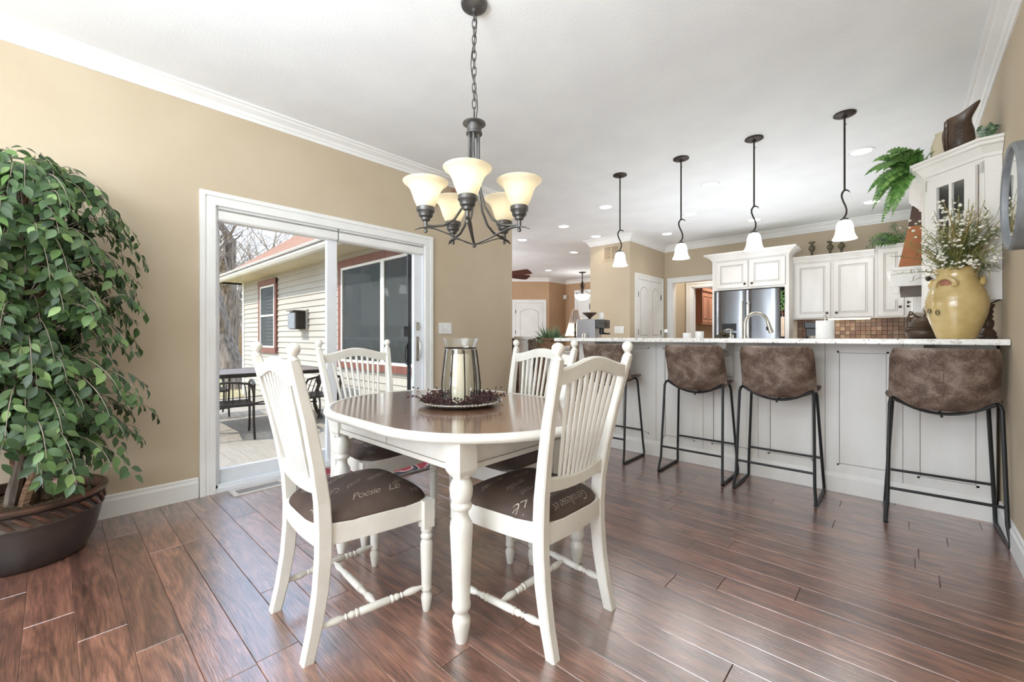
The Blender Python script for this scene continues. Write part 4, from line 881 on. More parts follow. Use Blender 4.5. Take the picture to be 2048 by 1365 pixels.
# finials and garland on the wall cabinets
for k, (x, hgt, lb) in enumerate([(-.985, .21, 'carved olive finial on the wall cabinet, leftmost and tallest of three'), (-.775, .19, 'carved olive finial on the wall cabinet, middle of three behind the pendant shade'), (-.65, .185, 'carved olive finial on the wall cabinet, right one of three, nearest the greenery')]):
    t = thing('carved_finial', lb, 'finial', (x, 7.36, 2.2205), 0, 'carved finials on the wall cabinet')
    q = hgt/.2; mb = MB(); mb.lathe([(.028, 0), (.03, .006*q), (.016, .014*q), (.013, .05*q), (.018, .062*q), (.02, .07*q)], (0, 0, 0), 16); obj('stem', mb, M['stone_finial'], t)
    mb = MB(); mb.lathe([(.02, .07*q), (.036, .09*q), (.042, .112*q), (.036, .135*q), (.02, .15*q), (.014, .156*q)], (0, 0, 0), 16); obj('carved_ball', mb, M['stone_finial'], t)
    mb = MB(); mb.lathe([(.014, .156*q), (.02, .17*q), (.042, .192*q), (.044, .198*q), (.001, .2*q)], (0, 0, 0), 16); obj('cup', mb, M['stone_finial'], t)
t = thing('greenery_garland', 'dark green leafy garland lying on the corner wall cabinet', 'plant', (-.06, 7.33, 2.2715))
for i in range(26):
    a = math.radians(rr.uniform(150, 260) if i < 16 else rr.uniform(-60, 150)); frond(t, a, rr.uniform(.2, .42), rr.uniform(.02, .2), rr.uniform(-.02, .1), 'frond', 60+i, 'shrub' if i % 3 else 'fern', .075, 9)
# right wall pieces: round mirror
t = thing('round_mirror', 'round wall mirror in a deep grey metal drum frame on the right wall', 'mirror', (XR, 2.50, 1.615))
RM = Matrix.Rotation(-PI/2, 4, 'Y')
mb = MB(); mb.lathe([(.198, .001), (.203, .004), (.203, .105), (.197, .112), (.188, .112), (.183, .108), (.181, .099)], (0, 0, 0), 56, cap=False, mtx=RM); obj('drum_frame', mb, M['mirror_rim'], t)
mb = MB(); mb.lathe([(.001, .096), (.184, .096), (.184, .1), (.001, .1005)], (0, 0, 0), 48, smooth=False, mtx=RM); obj('mirror_glass', mb, M['mirror'], t)
# vase and arrangement
VX, VY, VZ = .212, 3.535, 1.0665
t = thing('stoneware_crock', 'large mustard yellow stoneware crock with looped handles at the end of the bar', 'vase', (VX, VY, VZ))
VP = [(.001, 0), (.078, 0), (.083, .006), (.100, .06), (.122, .13), (.131, .185), (.130, .225), (.118, .275), (.098, .318), (.087, .345), (.085, .37), (.092, .392), (.096, .398), (.094, .404), (.086, .402), (.078, .372), (.08, .34), (.09, .318), (.1, .25)]
mb = MB(); mb.lathe(VP, (0, 0, 0), 44, cap=False); obj('crock_body', mb, M['vase'], t)
for a in (-118, -213, 5):
    a = math.radians(a); mb = MB(); d = Vector((math.cos(a), math.sin(a), 0)); sd = Vector((-d.y, d.x, 0)); c0 = d*(.1 if a < -1 and a > -3 else .088)+Vector((0, 0, .305))
    mb.tube([tuple(c0+sd*(.045*math.cos(q))+Vector((0, 0, .042*math.sin(q)))+d*(.008*math.sin(q)+.006)) for q in [PI*k/14-.15 for k in range(16)]], [(.010+.004*abs(math.cos(PI*k/15)), .012) for k in range(16)], 8); obj('loop_handle', mb, M['vase'], t)
    mb = MB(); mb.lathe([(.001, .0), (.026, 0), (.02, .004), (.001, .005)], (0, 0, 0), 14, mtx=T4(c0+d*.001+Vector((0, 0, .012))) @ d.to_track_quat('Z', 'Y').to_matrix().to_4x4()); obj('handle_hollow', mb, M['terracotta'], t)
mb = MB()
for a0, z0, r0 in ((-150, .16, .014), (-128, .15, .011)):
    for q in range(2):
        pts = []
        for k in range(13):
            aa = math.radians(a0)+(.11 if r0 > .012 else .085)*math.cos(2*PI*k/12)*(1-.4*q); zz = z0+.016*math.sin(2*PI*k/12)*(1-.4*q); rr_ = .1305; pts.append((rr_*math.cos(aa), rr_*math.sin(aa), zz))
        mb.tube(pts, .0012, 4)
obj('incised_mark', mb, M['knob'], t)
t = thing('flower_arrangement', 'dried arrangement of white blossoms, green sprigs and ochre reeds in the crock', 'flowers', (VX, VY, VZ+.36))
rf = random.Random(21); rv = Vector((.734, .68, 0)); fv = Vector((-.68, .734, 0))
def stem_path(sp, hgt, bend):
    d = rv*rf.uniform(-1, 1)+fv*rf.uniform(-1, .55)
    d = d.normalized()*sp if d.length > 0 else d; b = rv*rf.uniform(-.045, .045)+fv*rf.uniform(-.04, .04)
    out = [Vector((b.x, b.y, -.15)), Vector((b.x*1.2, b.y*1.2, 0))]
    for i in range(1, 7):
        f = i/6; out.append(Vector((b.x, b.y, 0))+d*(f**1.5)+Vector((0, 0, hgt*f-bend*f*f)))
    for p in out:
        if VX+p.x > XR-.02: p.x = XR-.02-VX
        e = VX+p.x+VY+p.y-3.915
        if e > 0: p.x -= e/2; p.y -= e/2
        if VY+p.y > 3.60: p.y = 3.60-VY
    return out
for k in range(58):
    p = stem_path(rf.uniform(.03, .24), rf.uniform(.16, .46), rf.uniform(0, .08)); mb = MB(); mb.tube([tuple(q) for q in p], [(.0018+.0035*math.sin(PI*min(1, i/7+.1)), .0009) for i in range(8)], 4, flat=(.68, -.734, 0)); obj('reed_blade', mb, M['blade2' if k % 2 else 'blade'], t)
for k in range(95):
    p = stem_path(rf.uniform(.05, .27), rf.uniform(.05, .36), rf.uniform(.0, .12)); mb = MB(); mb.tube([tuple(q) for q in p], [.0013]*8, 4)
    for i in range(3, 8):
        for s in range(3):
            q = p[i-1].lerp(p[i], rf.random()); v = Vector((rf.uniform(-1, 1), rf.uniform(-1, 1), rf.uniform(-.2, 1))).normalized()*rf.uniform(.025, .06); wv = v.cross(Vector((0, 0, 1))).normalized()*.003
            e = q+v
            if VX+e.x > XR-.006: continue
            mb.add([q-wv*.3, q+v*.5-wv, e, q+v*.5+wv, q+wv*.3], [(0, 1, 2, 3, 4)])
    sp = obj('green_sprig', mb, M['blade' if k % 3 else 'stem'], t)
for k in range(80):
    p = stem_path(rf.uniform(.02, .25), rf.uniform(.07, .42), rf.uniform(0, .05)); mb = MB(); mb.tube([tuple(q) for q in p], [.001]*8, 4); st_ = obj('flower_stem', mb, M['stem'], t)
    mb = MB()
    for i in range(rf.choice((5, 7, 9))):
        q = p[7].lerp(p[5], rf.random()*.9)+Vector((rf.uniform(-1, 1), rf.uniform(-1, 1), rf.uniform(-1, 1)))*.013; r_b = rf.uniform(.0045, .0095)
        if VX+q.x+r_b > XR: q.x = XR-r_b-VX-.002
        mb.ball(tuple(q), r_b, 7, 5, .8)
    obj('blossom', mb, M['petal'], st_)
# other things standing on the bar
t = thing('ribbed_pot', 'dark brown ribbed pottery pot with a twisted twig handle, left of the mustard crock', 'pot', (.083, 3.82, VZ))
mb = MB(); pr = [(.001, 0), (.062, 0), (.082, .012), (.09, .035), (.088, .052)]
for k in range(5): pr += [(.080-.007*k, .056+.014*k), (.087-.008*k, .063+.014*k)]
pr += [(.05, .13), (.038, .136), (.001, .138)]; mb.lathe(pr, (0, 0, 0), 36); obj('pot_body', mb, M['brown_glaze'], t, sharp=80)
mb = MB(); mb.tube([(-.072*.73, -.072*.68, .055), (-.085, -.075, .045), (-.09, -.08, .05), (-.078, -.07, .09), (-.085, -.076, .12), (-.072, -.066, .145), (-.05, -.045, .16), (-.035, -.035, .142), (-.01, -.02, .135)], [.003, .005, .006, .0065, .0065, .006, .006, .006, .005], 7); mb.tube([(-.072, -.066, .145), (-.064, -.06, .175), (-.05, -.05, .168)], .005, 6)
mb.tube([(0, 0, .135), (.01, 0, .165), (.004, 0, .182)], .006, 6); obj('twig_handle', mb, M['brown_glaze'], t)
t = thing('turned_candlestick', 'brown turned candlestick at the bar end, between the crock and right wall', 'candlestick', (.345, 3.665, VZ))
mb = MB(); mb.lathe([(.001, 0), (.038, 0), (.04, .012), (.034, .022), (.037, .03), (.03, .045), (.02, .06), (.026, .075), (.027, .1), (.018, .115), (.025, .128), (.018, .14), (.026, .155), (.02, .17), (.028, .185), (.03, .2), (.001, .205)], (0, 0, 0), 22); obj('turned_stem', mb, M['brown_glaze'], t)
t = thing('paper_towel_holder', 'white paper towel roll on a nickel holder behind the bar', 'paper towels', (-.485, 4.28, .92))
mb = MB(); mb.lathe([(.001, 0), (.075, 0), (.075, .012), (.001, .013)], (0, 0, 0), 20); mb.cyl((0, 0, 0), (0, 0, .318), .006); mb.ball((0, 0, .325), .012); obj('holder', mb, M['nickel'], t)
mb = MB(); mb.lathe([(.02, .03), (.062, .03), (.063, .034), (.063, .286), (.062, .29), (.02, .29)], (0, 0, 0), 30); obj('paper_roll', mb, M['paper'], t)
t = thing('coffee_maker', 'black coffee maker with a nickel trim partly behind the paper towel roll', 'coffee maker', (-.95, 7.2, .92))
mb = MB(); mb.bb(-.09, .09, -.1, .1, 0, .04); mb.bb(-.09, .09, .02, .1, .04, .3); mb.bb(-.09, .09, -.1, .1, .27, .36); obj('housing', mb, M['black'], t, bevel=.01)
mb = MB(); mb.lathe([(.001, .042), (.055, .042), (.062, .09), (.05, .15), (.045, .17)], (0, -.04, 0), 18); obj('carafe', mb, M['nickel'], t)
mb = MB(); mb.tube([(-.06, -.04, .15), (-.11, -.04, .15), (-.115, -.04, .08), (-.07, -.04, .07)], .009, 6); obj('carafe_handle', mb, M['black'], t)
t = thing('kitchen_faucet', 'brushed nickel gooseneck faucet arching above the bar in front of the fridge', 'faucet', (-1.08, 4.3, .92))
mb = MB(); mb.lathe([(.001, 0), (.03, 0), (.03, .01), (.02, .02), (.018, .17)], (0, 0, 0), 18); ux, uy = .86, .5
mb.tube([(0, 0, .16)]+[(ux*(.095-.095*math.cos(a)), uy*(.095-.095*math.cos(a)), .275+.098*math.sin(a)) for a in [PI*k/16*.93 for k in range(17)]], .0145, 12); obj('gooseneck', mb, M['nickel'], t)
a = PI*.93; e = Vector((ux*(.095-.095*math.cos(a)), uy*(.095-.095*math.cos(a)), .275+.098*math.sin(a))); dn = Vector((ux*.28, uy*.28, -1)).normalized()
mb = MB(); mb.tube([tuple(e), tuple(e+dn*.02), tuple(e+dn*.07), tuple(e+dn*.105), tuple(e+dn*.11)], [.0165, .018, .021, .023, .019], 14); obj('spray_head', mb, M['nickel'], t)
mb = MB(); mb.tube([tuple(e+dn*.05+Vector((-.018, -.014, 0))), tuple(e+dn*.085+Vector((-.021, -.016, 0)))], .007, 6); obj('spray_button', mb, M['black'], t)
t = thing('soap_pump', 'small nickel soap pump standing just left of the faucet', 'soap pump', (-1.2, 4.3, .92))
mb = MB(); mb.lathe([(.001, 0), (.02, 0), (.02, .15), (.008, .16), (.008, .2)], (0, 0, 0), 14); mb.tube([(0, 0, .2), (0, 0, .225), (-.02, -.012, .228), (-.035, -.02, .22)], .007, 8); obj('pump_body', mb, M['nickel'], t)
t = thing('spray_bottle', 'clear bottle with white cap on the bar before the doorway', 'bottle', (-1.74, 4.12, .92))
mb = MB(); mb.lathe([(.001, 0), (.045, 0), (.045, .13), (.02, .185), (.014, .2), (.014, .205)], (0, 0, 0), 18); obj('bottle_body', mb, M['glass_grey'], t)
mb = MB(); mb.lathe([(.016, .2), (.018, .205), (.018, .225), (.012, .23), (.001, .232)], (0, 0, 0), 14); obj('cap', mb, M['white_gloss'], t)
for i, (x, y, hh, lb) in enumerate([(-1.565, 4.2, .195, 'small white cup on the sink ledge behind the bar, leftmost'), (-1.475, 4.28, .21, 'small white cup on the sink ledge, next to the plant bowl')]):
    t = thing('white_cup', lb, 'cup', (x, y, .92)); mb = MB(); mb.lathe([(.001, 0), (.03, 0), (.034, .01), (.04, hh-.02), (.041, hh), (.037, hh), (.03, .02), (.001, .012)], (0, 0, 0), 18); obj('cup_body', mb, M['white_gloss'], t)
t = thing('plant_bowl', 'shallow bowl of olive moss and striped leaves behind the bar, left of the faucet', 'plant', (-1.30, 4.42, .92))
mb = MB(); mb.lathe([(.001, 0), (.06, 0), (.12, .09), (.11, .09), (.001, .03)], (0, 0, 0), 20); obj('bowl', mb, M['stone_finial'], t)
mb = MB()
for k in range(90): a = rr.uniform(0, 2*PI); r_ = rr.uniform(0, .1); mb.ball((r_*math.cos(a), r_*math.sin(a), .1+.09*(1-(r_/.1)**2)+rr.uniform(-.01, .01)), rr.uniform(.008, .014), 6, 4)
obj('moss', mb, M['soil'], t)
t = thing('kitchen_counter', 'granite kitchen counter with sink cabinets behind the raised bar', 'counter', (0, 0, 0))
mb = MB(); mb.bb(-2.45, .38, 4.02, 4.65, .02, .88); obj('base_cabinet', mb, M['cab'], t)
mb = MB(); mb.bb(-2.47, .39, 4.01, 4.68, .88, .919); obj('counter_top', mb, M['granite'], t)
t = thing('back_counter', 'granite counter and white base cabinets along the kitchen back wall', 'counter', (0, 0, 0))
mb = MB(); mb.bb(-1.19, .39, 7.04, YK-.01, .02, .88); obj('base_cabinet', mb, M['cab'], t)
mb = MB(); mb.bb(-1.19, .39, 7.0, YK-.01, .88, .919); obj('counter_top', mb, M['granite'], t)

# pantry double door on the side wall, casings, hall
def archpoly(x0, x1, z0, z1, rise, n=10):
    p = [(x0, z0), (x1, z0)]
    for i in range(n+1):
        f = i/n; x = x1+(x0-x1)*f; p.append((x, z1-rise+rise*math.sin(PI*f)**.8))
    return p
pd = structE('door_2', (-3.26, 0, 0))
def casing_x(parent, y0, y1, z1, w_=.09, x=0, sg=1):
    mb = MB()
    for a, b, d in ((0, .03, .022), (.03, .06, .014), (.06, w_, .018)):
        lo, hi = sorted((x, x+sg*d)); mb.bb(lo, hi, y0+a, y0+b, 0, z1-b); mb.bb(lo, hi, y1-b, y1-a, 0, z1-b); mb.bb(lo, hi, y0+a, y1-a, z1-b, z1-a)
    return obj('casing', mb, M['trim'], parent)
casing_x(pd, 6.48, 7.56, 2.13)
for y0, y1, hy in ((6.575, 7.016, 6.575), (7.024, 7.465, 7.465)):
    mb = MB(); mb.bb(.001, .012, y0, y1, .01, 2.035); d = obj('door_leaf', mb, M['trim'], pd)
    for z0, z1, rs in ((.25, 1.0, 0), (1.1, 1.92, .07)):
        for off, dd, mt in ((0, .0135, 'glaze'), (.006, .016, 'trim')):
            mb = MB(); mb.prism(archpoly(y0+.09+off, y1-.09-off, z0+off, z1-off, rs), 'x', .01, dd); obj('raised_panel' if off else 'panel_groove', mb, M[mt], d)
    for z in (.3, 1.15, 1.78):
        mb = MB(); mb.bb(.012, .018, hy-.012, hy+.012, z-.045, z+.045); obj('hinge', mb, M['black'], d)
mb = MB(); mb.bb(.0, .006, 6.575, 7.465, 2.033, 2.042); obj('gap_line', mb, M['dark'], pd)
def casing_y(parent, x0, x1, z1, y, w_=.09, name='casing'):
    mb = MB()
    for a, b, d in ((0, .03, .022), (.03, .06, .014), (.06, w_, .018)):
        mb.bb(x0+a, x0+b, y-d, y, 0, z1-b); mb.bb(x1-b, x1-a, y-d, y, 0, z1-b); mb.bb(x0+a, x1-a, y-d, y, z1-b, z1-a)
    return obj(name, mb, M['trim'], parent)
d3 = structE('door_3', (0, 0, 0)); casing_y(d3, -3.2, -2.09, 2.14, YK); mb = MB(); mb.bb(-3.13, -3.104, YK-.003, YK+.13, 0, 2.055); mb.bb(-3.11, -2.18, YK-.003, YK+.13, 2.05, 2.075); obj('jamb', mb, M['trim'], d3)
d4 = structE('door_4', (0, 0, 0)); casing_y(d4, -3.235, -2.1, 2.15, 8.65); mb = MB(); mb.bb(-3.15, -3.1, 8.64, 8.77, 0, 2.06); mb.bb(-3.12, -2.2, 8.64, 8.77, 2.04, 2.07); obj('jamb', mb, M['vinyl'], d4)
t = thing('laundry_cabinet', 'reddish wood wall cabinet seen through the doorway beyond the kitchen', 'cabinet', (0, 0, 0))
mb = MB(); mb.bb(-3.598, -3.27, 9.57, 11.6, 1.37, 2.07); obj('carcass', mb, M['wood_cab'], t)
mb = MB(); mb.bb(-3.598, -3.25, 9.55, 11.62, 2.05, 2.08); mb.bb(-3.598, -3.22, 9.52, 11.65, 2.08, 2.14); mb.bb(-3.598, -3.25, 9.56, 11.61, 1.35, 1.375); obj('crown', mb, M['wood_cab'], t)
for k in range(5):
    y = 9.59+.4*k; mb = MB(); mb.bb(-3.27, -3.25, y, y+.385, 1.39, 2.04); d = obj('door', mb, M['wood_cab'], t)
    mb = MB()
    for a in ((y+.06, y+.075, 1.46, 1.97), (y+.31, y+.325, 1.46, 1.97), (y+.06, y+.325, 1.46, 1.475), (y+.06, y+.325, 1.955, 1.97), (y-.014, y, 1.39, 2.04)): mb.bb(-3.252, -3.247, a[0], a[1], a[2], a[3])
    obj('groove', mb, M['walnut'], d)
# vent grille, switch and thermostat on the pantry wall
t = thing('return_vent', 'tan square return air grille high on the pantry wall behind the leftmost pendant', 'vent', (-3.59, 6.31, 2.47))
mb = MB(); mb.bb(-.155, .155, -.008, 0, -.125, -.105); mb.bb(-.155, .155, -.008, 0, .105, .125); mb.bb(-.155, -.13, -.008, 0, -.105, .105); mb.bb(.13, .155, -.008, 0, -.105, .105); mb.bb(-.008, .008, -.008, 0, -.105, .105); obj('grille_frame', mb, M['wall'], t)
mb = MB(); mb.bb(-.13, .13, -.003, -.001, -.105, .105); obj('dark_well', mb, M['wicker'], t)
for k in range(11):
    for a, b in ((-.13, -.008), (.008, .13)):
        mb = MB(); mb.bb(a, b, -.006, -.003, -.1+.0195*k, -.09+.0195*k); obj('louver', mb, M['wall'], t)
t = thing('light_switch', 'white three gang switch plate on the pantry wall above the bar', 'switch', (-3.45, 6.31, 1.19))
mb = MB(); mb.bb(-.085, .085, -.007, 0, -.058, .058); obj('plate', mb, M['white_gloss'], t, bevel=.003)
for k in (-.046, 0, .046): mb = MB(); mb.bb(k-.005, k+.005, -.014, -.007, -.012, .006); obj('toggle', mb, M['white_gloss'], t)

# ---------------------------------------------------------------- left end of the bar and the great room beyond
t = thing('espresso_machine', 'stainless steel espresso machine with a dark grinder on the counter by the pantry wall', 'coffee machine', (-3.52, 5.55, .92), math.radians(12))
mb = MB(); mb.bb(-.16, .13, -.16, .16, 0, .42); obj('body', mb, M['brushed'], t, bevel=.012)
mb = MB(); mb.bb(.13, .26, -.15, .15, .28, .41); obj('head', mb, M['pewter'], t, bevel=.01); mb = MB(); mb.bb(.13, .27, -.15, .15, 0, .05); obj('drip_tray', mb, M['nickel'], t, bevel=.01)
mb = MB(); mb.lathe([(.02, .19), (.036, .2), (.036, .28)], (.2, -.06, 0), 16); mb.tube([(.2, -.06, .21), (.29, -.1, .2), (.34, -.13, .2)], .014, 8); obj('portafilter', mb, M['black'], t)
mb = MB(); mb.lathe([(.036, .06), (.04, .08), (.034, .16), (.036, .17)], (.07, -.21, -.06), 16); mb.lathe([(.001, .0), (.042, 0), (.042, .2), (.038, .205), (.001, .2)], (.0, -.23, 0), 20); obj('milk_jug', mb, M['nickel'], t)
mb = MB(); mb.bb(.262, .266, -.07, .05, .30, .37); obj('display', mb, M['black'], t)
t = thing('iron_fruit_bowl', 'dark scrolled iron bowl on top of the espresso machine', 'bowl', (-3.53, 5.55, 1.341))
mb = MB(); mb.lathe([(.03, 0), (.02, .02), (.05, .045), (.10, .085), (.115, .10), (.105, .10), (.05, .055), (.001, .03)], (0, 0, 0), 22); obj('bowl', mb, M['brown_glaze'], t)
t = thing('milk_glass_jar', 'white cylindrical jar on the espresso machine, right of the iron bowl', 'jar', (-3.36, 5.60, 1.332))
mb = MB(); mb.lathe([(.001, 0), (.038, 0), (.04, .01), (.04, .09), (.034, .105), (.001, .11)], (0, 0, 0), 18); obj('jar_body', mb, M['white_gloss'], t)
t = thing('table_lamp', 'slim dark candlestick lamp with striped bell shade on the counter left of the espresso machine', 'lamp', (-3.93, 5.75, .92))
mb = MB(); mb.lathe([(.001, 0), (.075, 0), (.078, .012), (.03, .03), (.016, .06), (.02, .12), (.012, .16), (.018, .22), (.011, .26), (.014, .33), (.011, .43), (.001, .44)], (0, 0, 0), 18); obj('lamp_base', mb, M['bronze'], t)
mb = MB(); mb.lathe([(.098, .38), (.1, .385), (.082, .44), (.062, .51), (.048, .585), (.045, .585), (.058, .51), (.08, .44)], (0, 0, 0), 12, cap=False, smooth=False); sh = obj('lamp_shade', mb, M['lampshade_stripe'], t)
mb = MB()
for k in range(12):
    a = 2*PI*k/12; mb.tube([(r*math.cos(a), r*math.sin(a), z) for r, z in ((.1, .385), (.083, .44), (.063, .51), (.049, .587))], .004, 4)
mb.tube([(.1*math.cos(2*PI*k/24), .1*math.sin(2*PI*k/24), .383) for k in range(24)], .006, 5, closed=True); mb.tube([(.049*math.cos(2*PI*k/24), .049*math.sin(2*PI*k/24), .587) for k in range(24)], .005, 5, closed=True)
obj('shade_piping', mb, M['flesh_shade'], sh)
t = thing('table_lamp', 'large lamp with a wide cream cone shade, behind the slim striped lamp', 'lamp', (-5.0, 7.35, .75))
mb = MB(); mb.lathe([(.001, 0), (.09, 0), (.09, .03), (.05, .05), (.085, .14), (.07, .24), (.02, .3), (.015, .38)], (0, 0, 0), 18); obj('lamp_base', mb, M['terracotta'], t)
mb = MB(); mb.lathe([(.23, .34), (.12, .72), (.116, .72), (.226, .34)], (0, 0, 0), 28, cap=False); obj('lamp_shade', mb, M['lampshade'], t)
t = thing('side_table', 'dark wooden side table under the wide cream lamp in the great room', 'table', (-5.0, 7.35, 0))
mb = MB(); mb.bb(-.3, .3, -.3, .3, .71, .749); obj('table_top', mb, M['walnut'], t)
for a in (-.26, .26):
    for b in (-.26, .26): mb = MB(); mb.bb(a-.025, a+.025, b-.025, b+.025, 0, .71); obj('leg', mb, M['walnut'], t)
t = thing('coffee_counter', 'granite topped cabinet against the pantry wall holding the espresso machine', 'counter', (0, 0, 0))
mb = MB(); mb.bb(-4.3, -3.2, 5.3, 6.3, .02, .88); obj('base_cabinet', mb, M['cab'], t)
mb = MB(); mb.bb(-4.33, -3.17, 5.27, 6.305, .88, .919); obj('counter_top', mb, M['granite'], t)
# stone half wall with granite ledge continuing the bar
t = thing('stone_half_wall', 'stone veneer half wall with a granite ledge, left of the bar behind the basket plant', 'half wall', (0, 0, 0))
mb = MB(); mb.bb(-3.05, -2.56, 4.36, 4.5, 0, 1.03); obj('core', mb, M['stoneblock'], t)
for r in range(8):
    x = -3.05
    while x < -2.57:
        L = min(rr.uniform(.09, .2), -2.56-x); 
        if L < .03: break
        mb = MB(); hx = L/2-.004; mb.loft([[(-hx, 0, -.058), (hx, 0, -.058), (hx, 0, .058), (-hx, 0, .058)], [(-hx+.008, -.02-.012*rr.random(), -.05), (hx-.008, -.02-.012*rr.random(), -.05), (hx-.008, -.025, .05), (-hx+.008, -.025, .05)]]); obj('stone', mb, M['stoneblock'], t, loc=(x+L/2, 4.36, .065+.125*r)); x += L
mb = MB(); mb.bb(-3.08, -2.54, 4.3, 4.6, 1.031, 1.066); obj('granite_ledge', mb, M['granite'], t)
t = thing('basket_stand', 'low white stand hidden behind the far dining chair, carrying the basket plant', 'table', (-2.96, 3.86, 0))
mb = MB(); mb.bb(-.2, .2, -.2, .2, .88, .915); obj('stand_top', mb, M['cab'], t)
for a in (-.17, .17):
    for b in (-.17, .17): mb = MB(); mb.bb(a-.02, a+.02, b-.02, b+.02, 0, .88); obj('leg', mb, M['cab'], t)
t = thing('plant_basket', 'brown woven bark basket with a dark hoop handle at the end of the bar', 'basket', (-2.96, 3.86, .916))
mb = MB(); mb.lathe([(.001, 0), (.085, 0), (.1, .02), (.12, .13), (.126, .145), (.116, .145), (.095, .05), (.001, .04)], (0, 0, 0), 24); obj('basket_body', mb, M['planter'], t)
for k in range(5):
    mb = MB(); r_ = .1+.005*k; mb.tube([(r_*math.cos(2*PI*j/24)*1.03, r_*math.sin(2*PI*j/24)*1.03, .025+.026*k+.004*math.sin(j*2.1+k)) for j in range(24)], .009, 5, closed=True); obj('weave_band', mb, M['planter'], t)
mb = MB(); mb.tube([(.13*.73, .13*.68, .02), (.10*.73, .10*.68, .13), (.09*.73, .09*.68, .17), (.05, .045, .19)], .004, 6); mb.tube([(-.12*.73, -.12*.68, .10), (-.1*.73, -.1*.68, .18), (-.05, -.045, .19)], .004, 6); obj('wire_handle', mb, M['iron'], t)
t = thing('leafy_plant', 'grey green plant with slender upright leaves growing in the bark basket', 'plant', (-2.96, 3.86, .975))
for k in range(190):
    a = rr.uniform(0, 2*PI); L = rr.uniform(.13, .29); tilt = rr.uniform(.05, 1.05); d = Vector((math.cos(a)*math.sin(tilt), math.sin(a)*math.sin(tilt), math.cos(tilt))); b0 = Vector((math.cos(a)*.05*rr.random(), math.sin(a)*.05*rr.random(), 0))
    s_ = d.cross(Vector((rr.uniform(-1, 1), rr.uniform(-1, 1), .2))).normalized()*.0095; mb = MB(); sag = Vector((0, 0, -.35*L*math.sin(tilt)**2))
    q1 = b0+d*L*.5+sag*.2; q2 = b0+d*L+sag; mb.add([b0-s_*.3, q1-s_, q2, q1+s_, b0+s_*.3], [(0, 1, 3, 4), (1, 2, 3)]); obj('leaf', mb, M['shrub'], t)
t = thing('white_pedestal', 'white square column pedestal with stepped cap, left of the basket plant', 'pedestal', (-3.7, 4.22, 0), math.radians(0))
mb = MB(); mb.bb(-.045, .045, -.045, .045, .0, 1.0); mb.bb(-.08, .08, -.08, .08, 0, .1); obj('shaft', mb, M['trim'], t)
mb = MB(); mb.lathe([(.064, 1.0), (.07, 1.02), (.085, 1.035), (.085, 1.045)], (0, 0, 0), 4, smooth=False); mb.bb(-.09, .09, -.09, .09, 1.045, 1.08); obj('cap', mb, M['trim'], t)
t = thing('wicker_stand', 'pale wicker cylinder stand between the white pedestal and the bark basket', 'basket', (-3.48, 4.39, 0))
mb = MB(); mb.lathe([(.001, 0), (.1, 0), (.1, 1.04), (.11, 1.05), (.11, 1.075), (.001, 1.078)], (0, 0, 0), 20); obj('woven_body', mb, M['wicker'], t)
t = thing('armchair', 'dark brown armchair with rounded back in the great room, beside the wall end', 'chair', (-4.35, 4.65, 0), math.radians(20))
mb = MB(); mb.bb(-.42, .42, -.4, .4, .18, .45); obj('seat', mb, M['leather'], t, bevel=.05)
mb = MB(); mb.loft([[(.46*math.cos(a)*k, -.1-.36*math.sin(a)*k, z) for a in [PI*i/12 for i in range(13)]]+[(.36*math.cos(a)*k, -.1-.26*math.sin(a)*k, z) for a in [PI*i/12 for i in range(12, -1, -1)]] for z, k in ((.2, .96), (.6, 1), (.98, 1.02), (1.06, .98))], smooth=True); obj('backrest', mb, M['leather'], t)
for a in (-.36, .36):
    for b in (-.34, .34): mb = MB(); mb.cyl((a, b, 0), (a, b, .2), .022, .03); obj('leg', mb, M['walnut'], t)
# door in the far angled wall
q0 = Vector((-7.40, 9.53, 0)); u = (Vector((-11.3, 5.65, 0))-q0).normalized()
FM = Matrix.Translation(q0) @ Matrix.Rotation(math.atan2(-u.y, -u.x), 4, 'Z')   # local x along wall (ends at 0), -y faces the room
d5 = structE('door_5', (0, 0, 0))
mb = MB()
x0, x1 = -1.04, -.08
for a, b, d in ((0, .03, .022), (.03, .06, .014), (.06, .09, .018)):
    mb.bb(x0+a, x0+b, -d, 0, 0, 2.12-b, FM); mb.bb(x1-b, x1-a, -d, 0, 0, 2.12-b, FM); mb.bb(x0+a, x1-a, -d, 0, 2.12-b, 2.12-a, FM)
obj('casing', mb, M['trim'], d5)
mb = MB(); mb.bb(x0+.095, x1-.095, -.01, -.001, .01, 2.025, FM); lf = obj('door_leaf', mb, M['trim'], d5)
for off, dd, mt in ((0, .012, 'glaze'), (.007, .016, 'trim')):
    mb = MB(); mb.prism(archpoly(x0+.22+off, x1-.22-off, .9+off, 1.86-off, .1), 'y', -.009, -dd, mtx=FM); obj('raised_panel' if off else 'panel_groove', mb, M[mt], lf)
for z in (1.2, 1.78): mb = MB(); mb.bb(x0+.085, x0+.105, -.02, -.01, z-.05, z+.05, FM); obj('hinge', mb, M['black'], lf)
t = thing('motion_sensor', 'small white motion sensor in the far corner under the moulding', 'sensor', (-7.36, 10.26, 2.24))
mb = MB(); mb.bb(-.04, .04, -.05, .05, -.06, .06); obj('sensor_body', mb, M['white_gloss'], t, bevel=.01)
t = thing('white_bookcase', 'white built in with cornice and dark frames at the far end of the great room', 'cabinet', (-6.68, 10.2, 0))
mb = MB(); mb.bb(-.28, 1.2, 0, .14, 0, 2.36); mb.bb(-.3, -.2, -.02, 0, 0, 2.36); mb.bb(-.3, 1.2, -.03, 0, 2.26, 2.4); mb.bb(-.1, 1.1, -.05, 0, 1.66, 1.70); mb.bb(-.05, 1.1, -.1, 0, .9, .95); obj('case', mb, M['trim'], t)
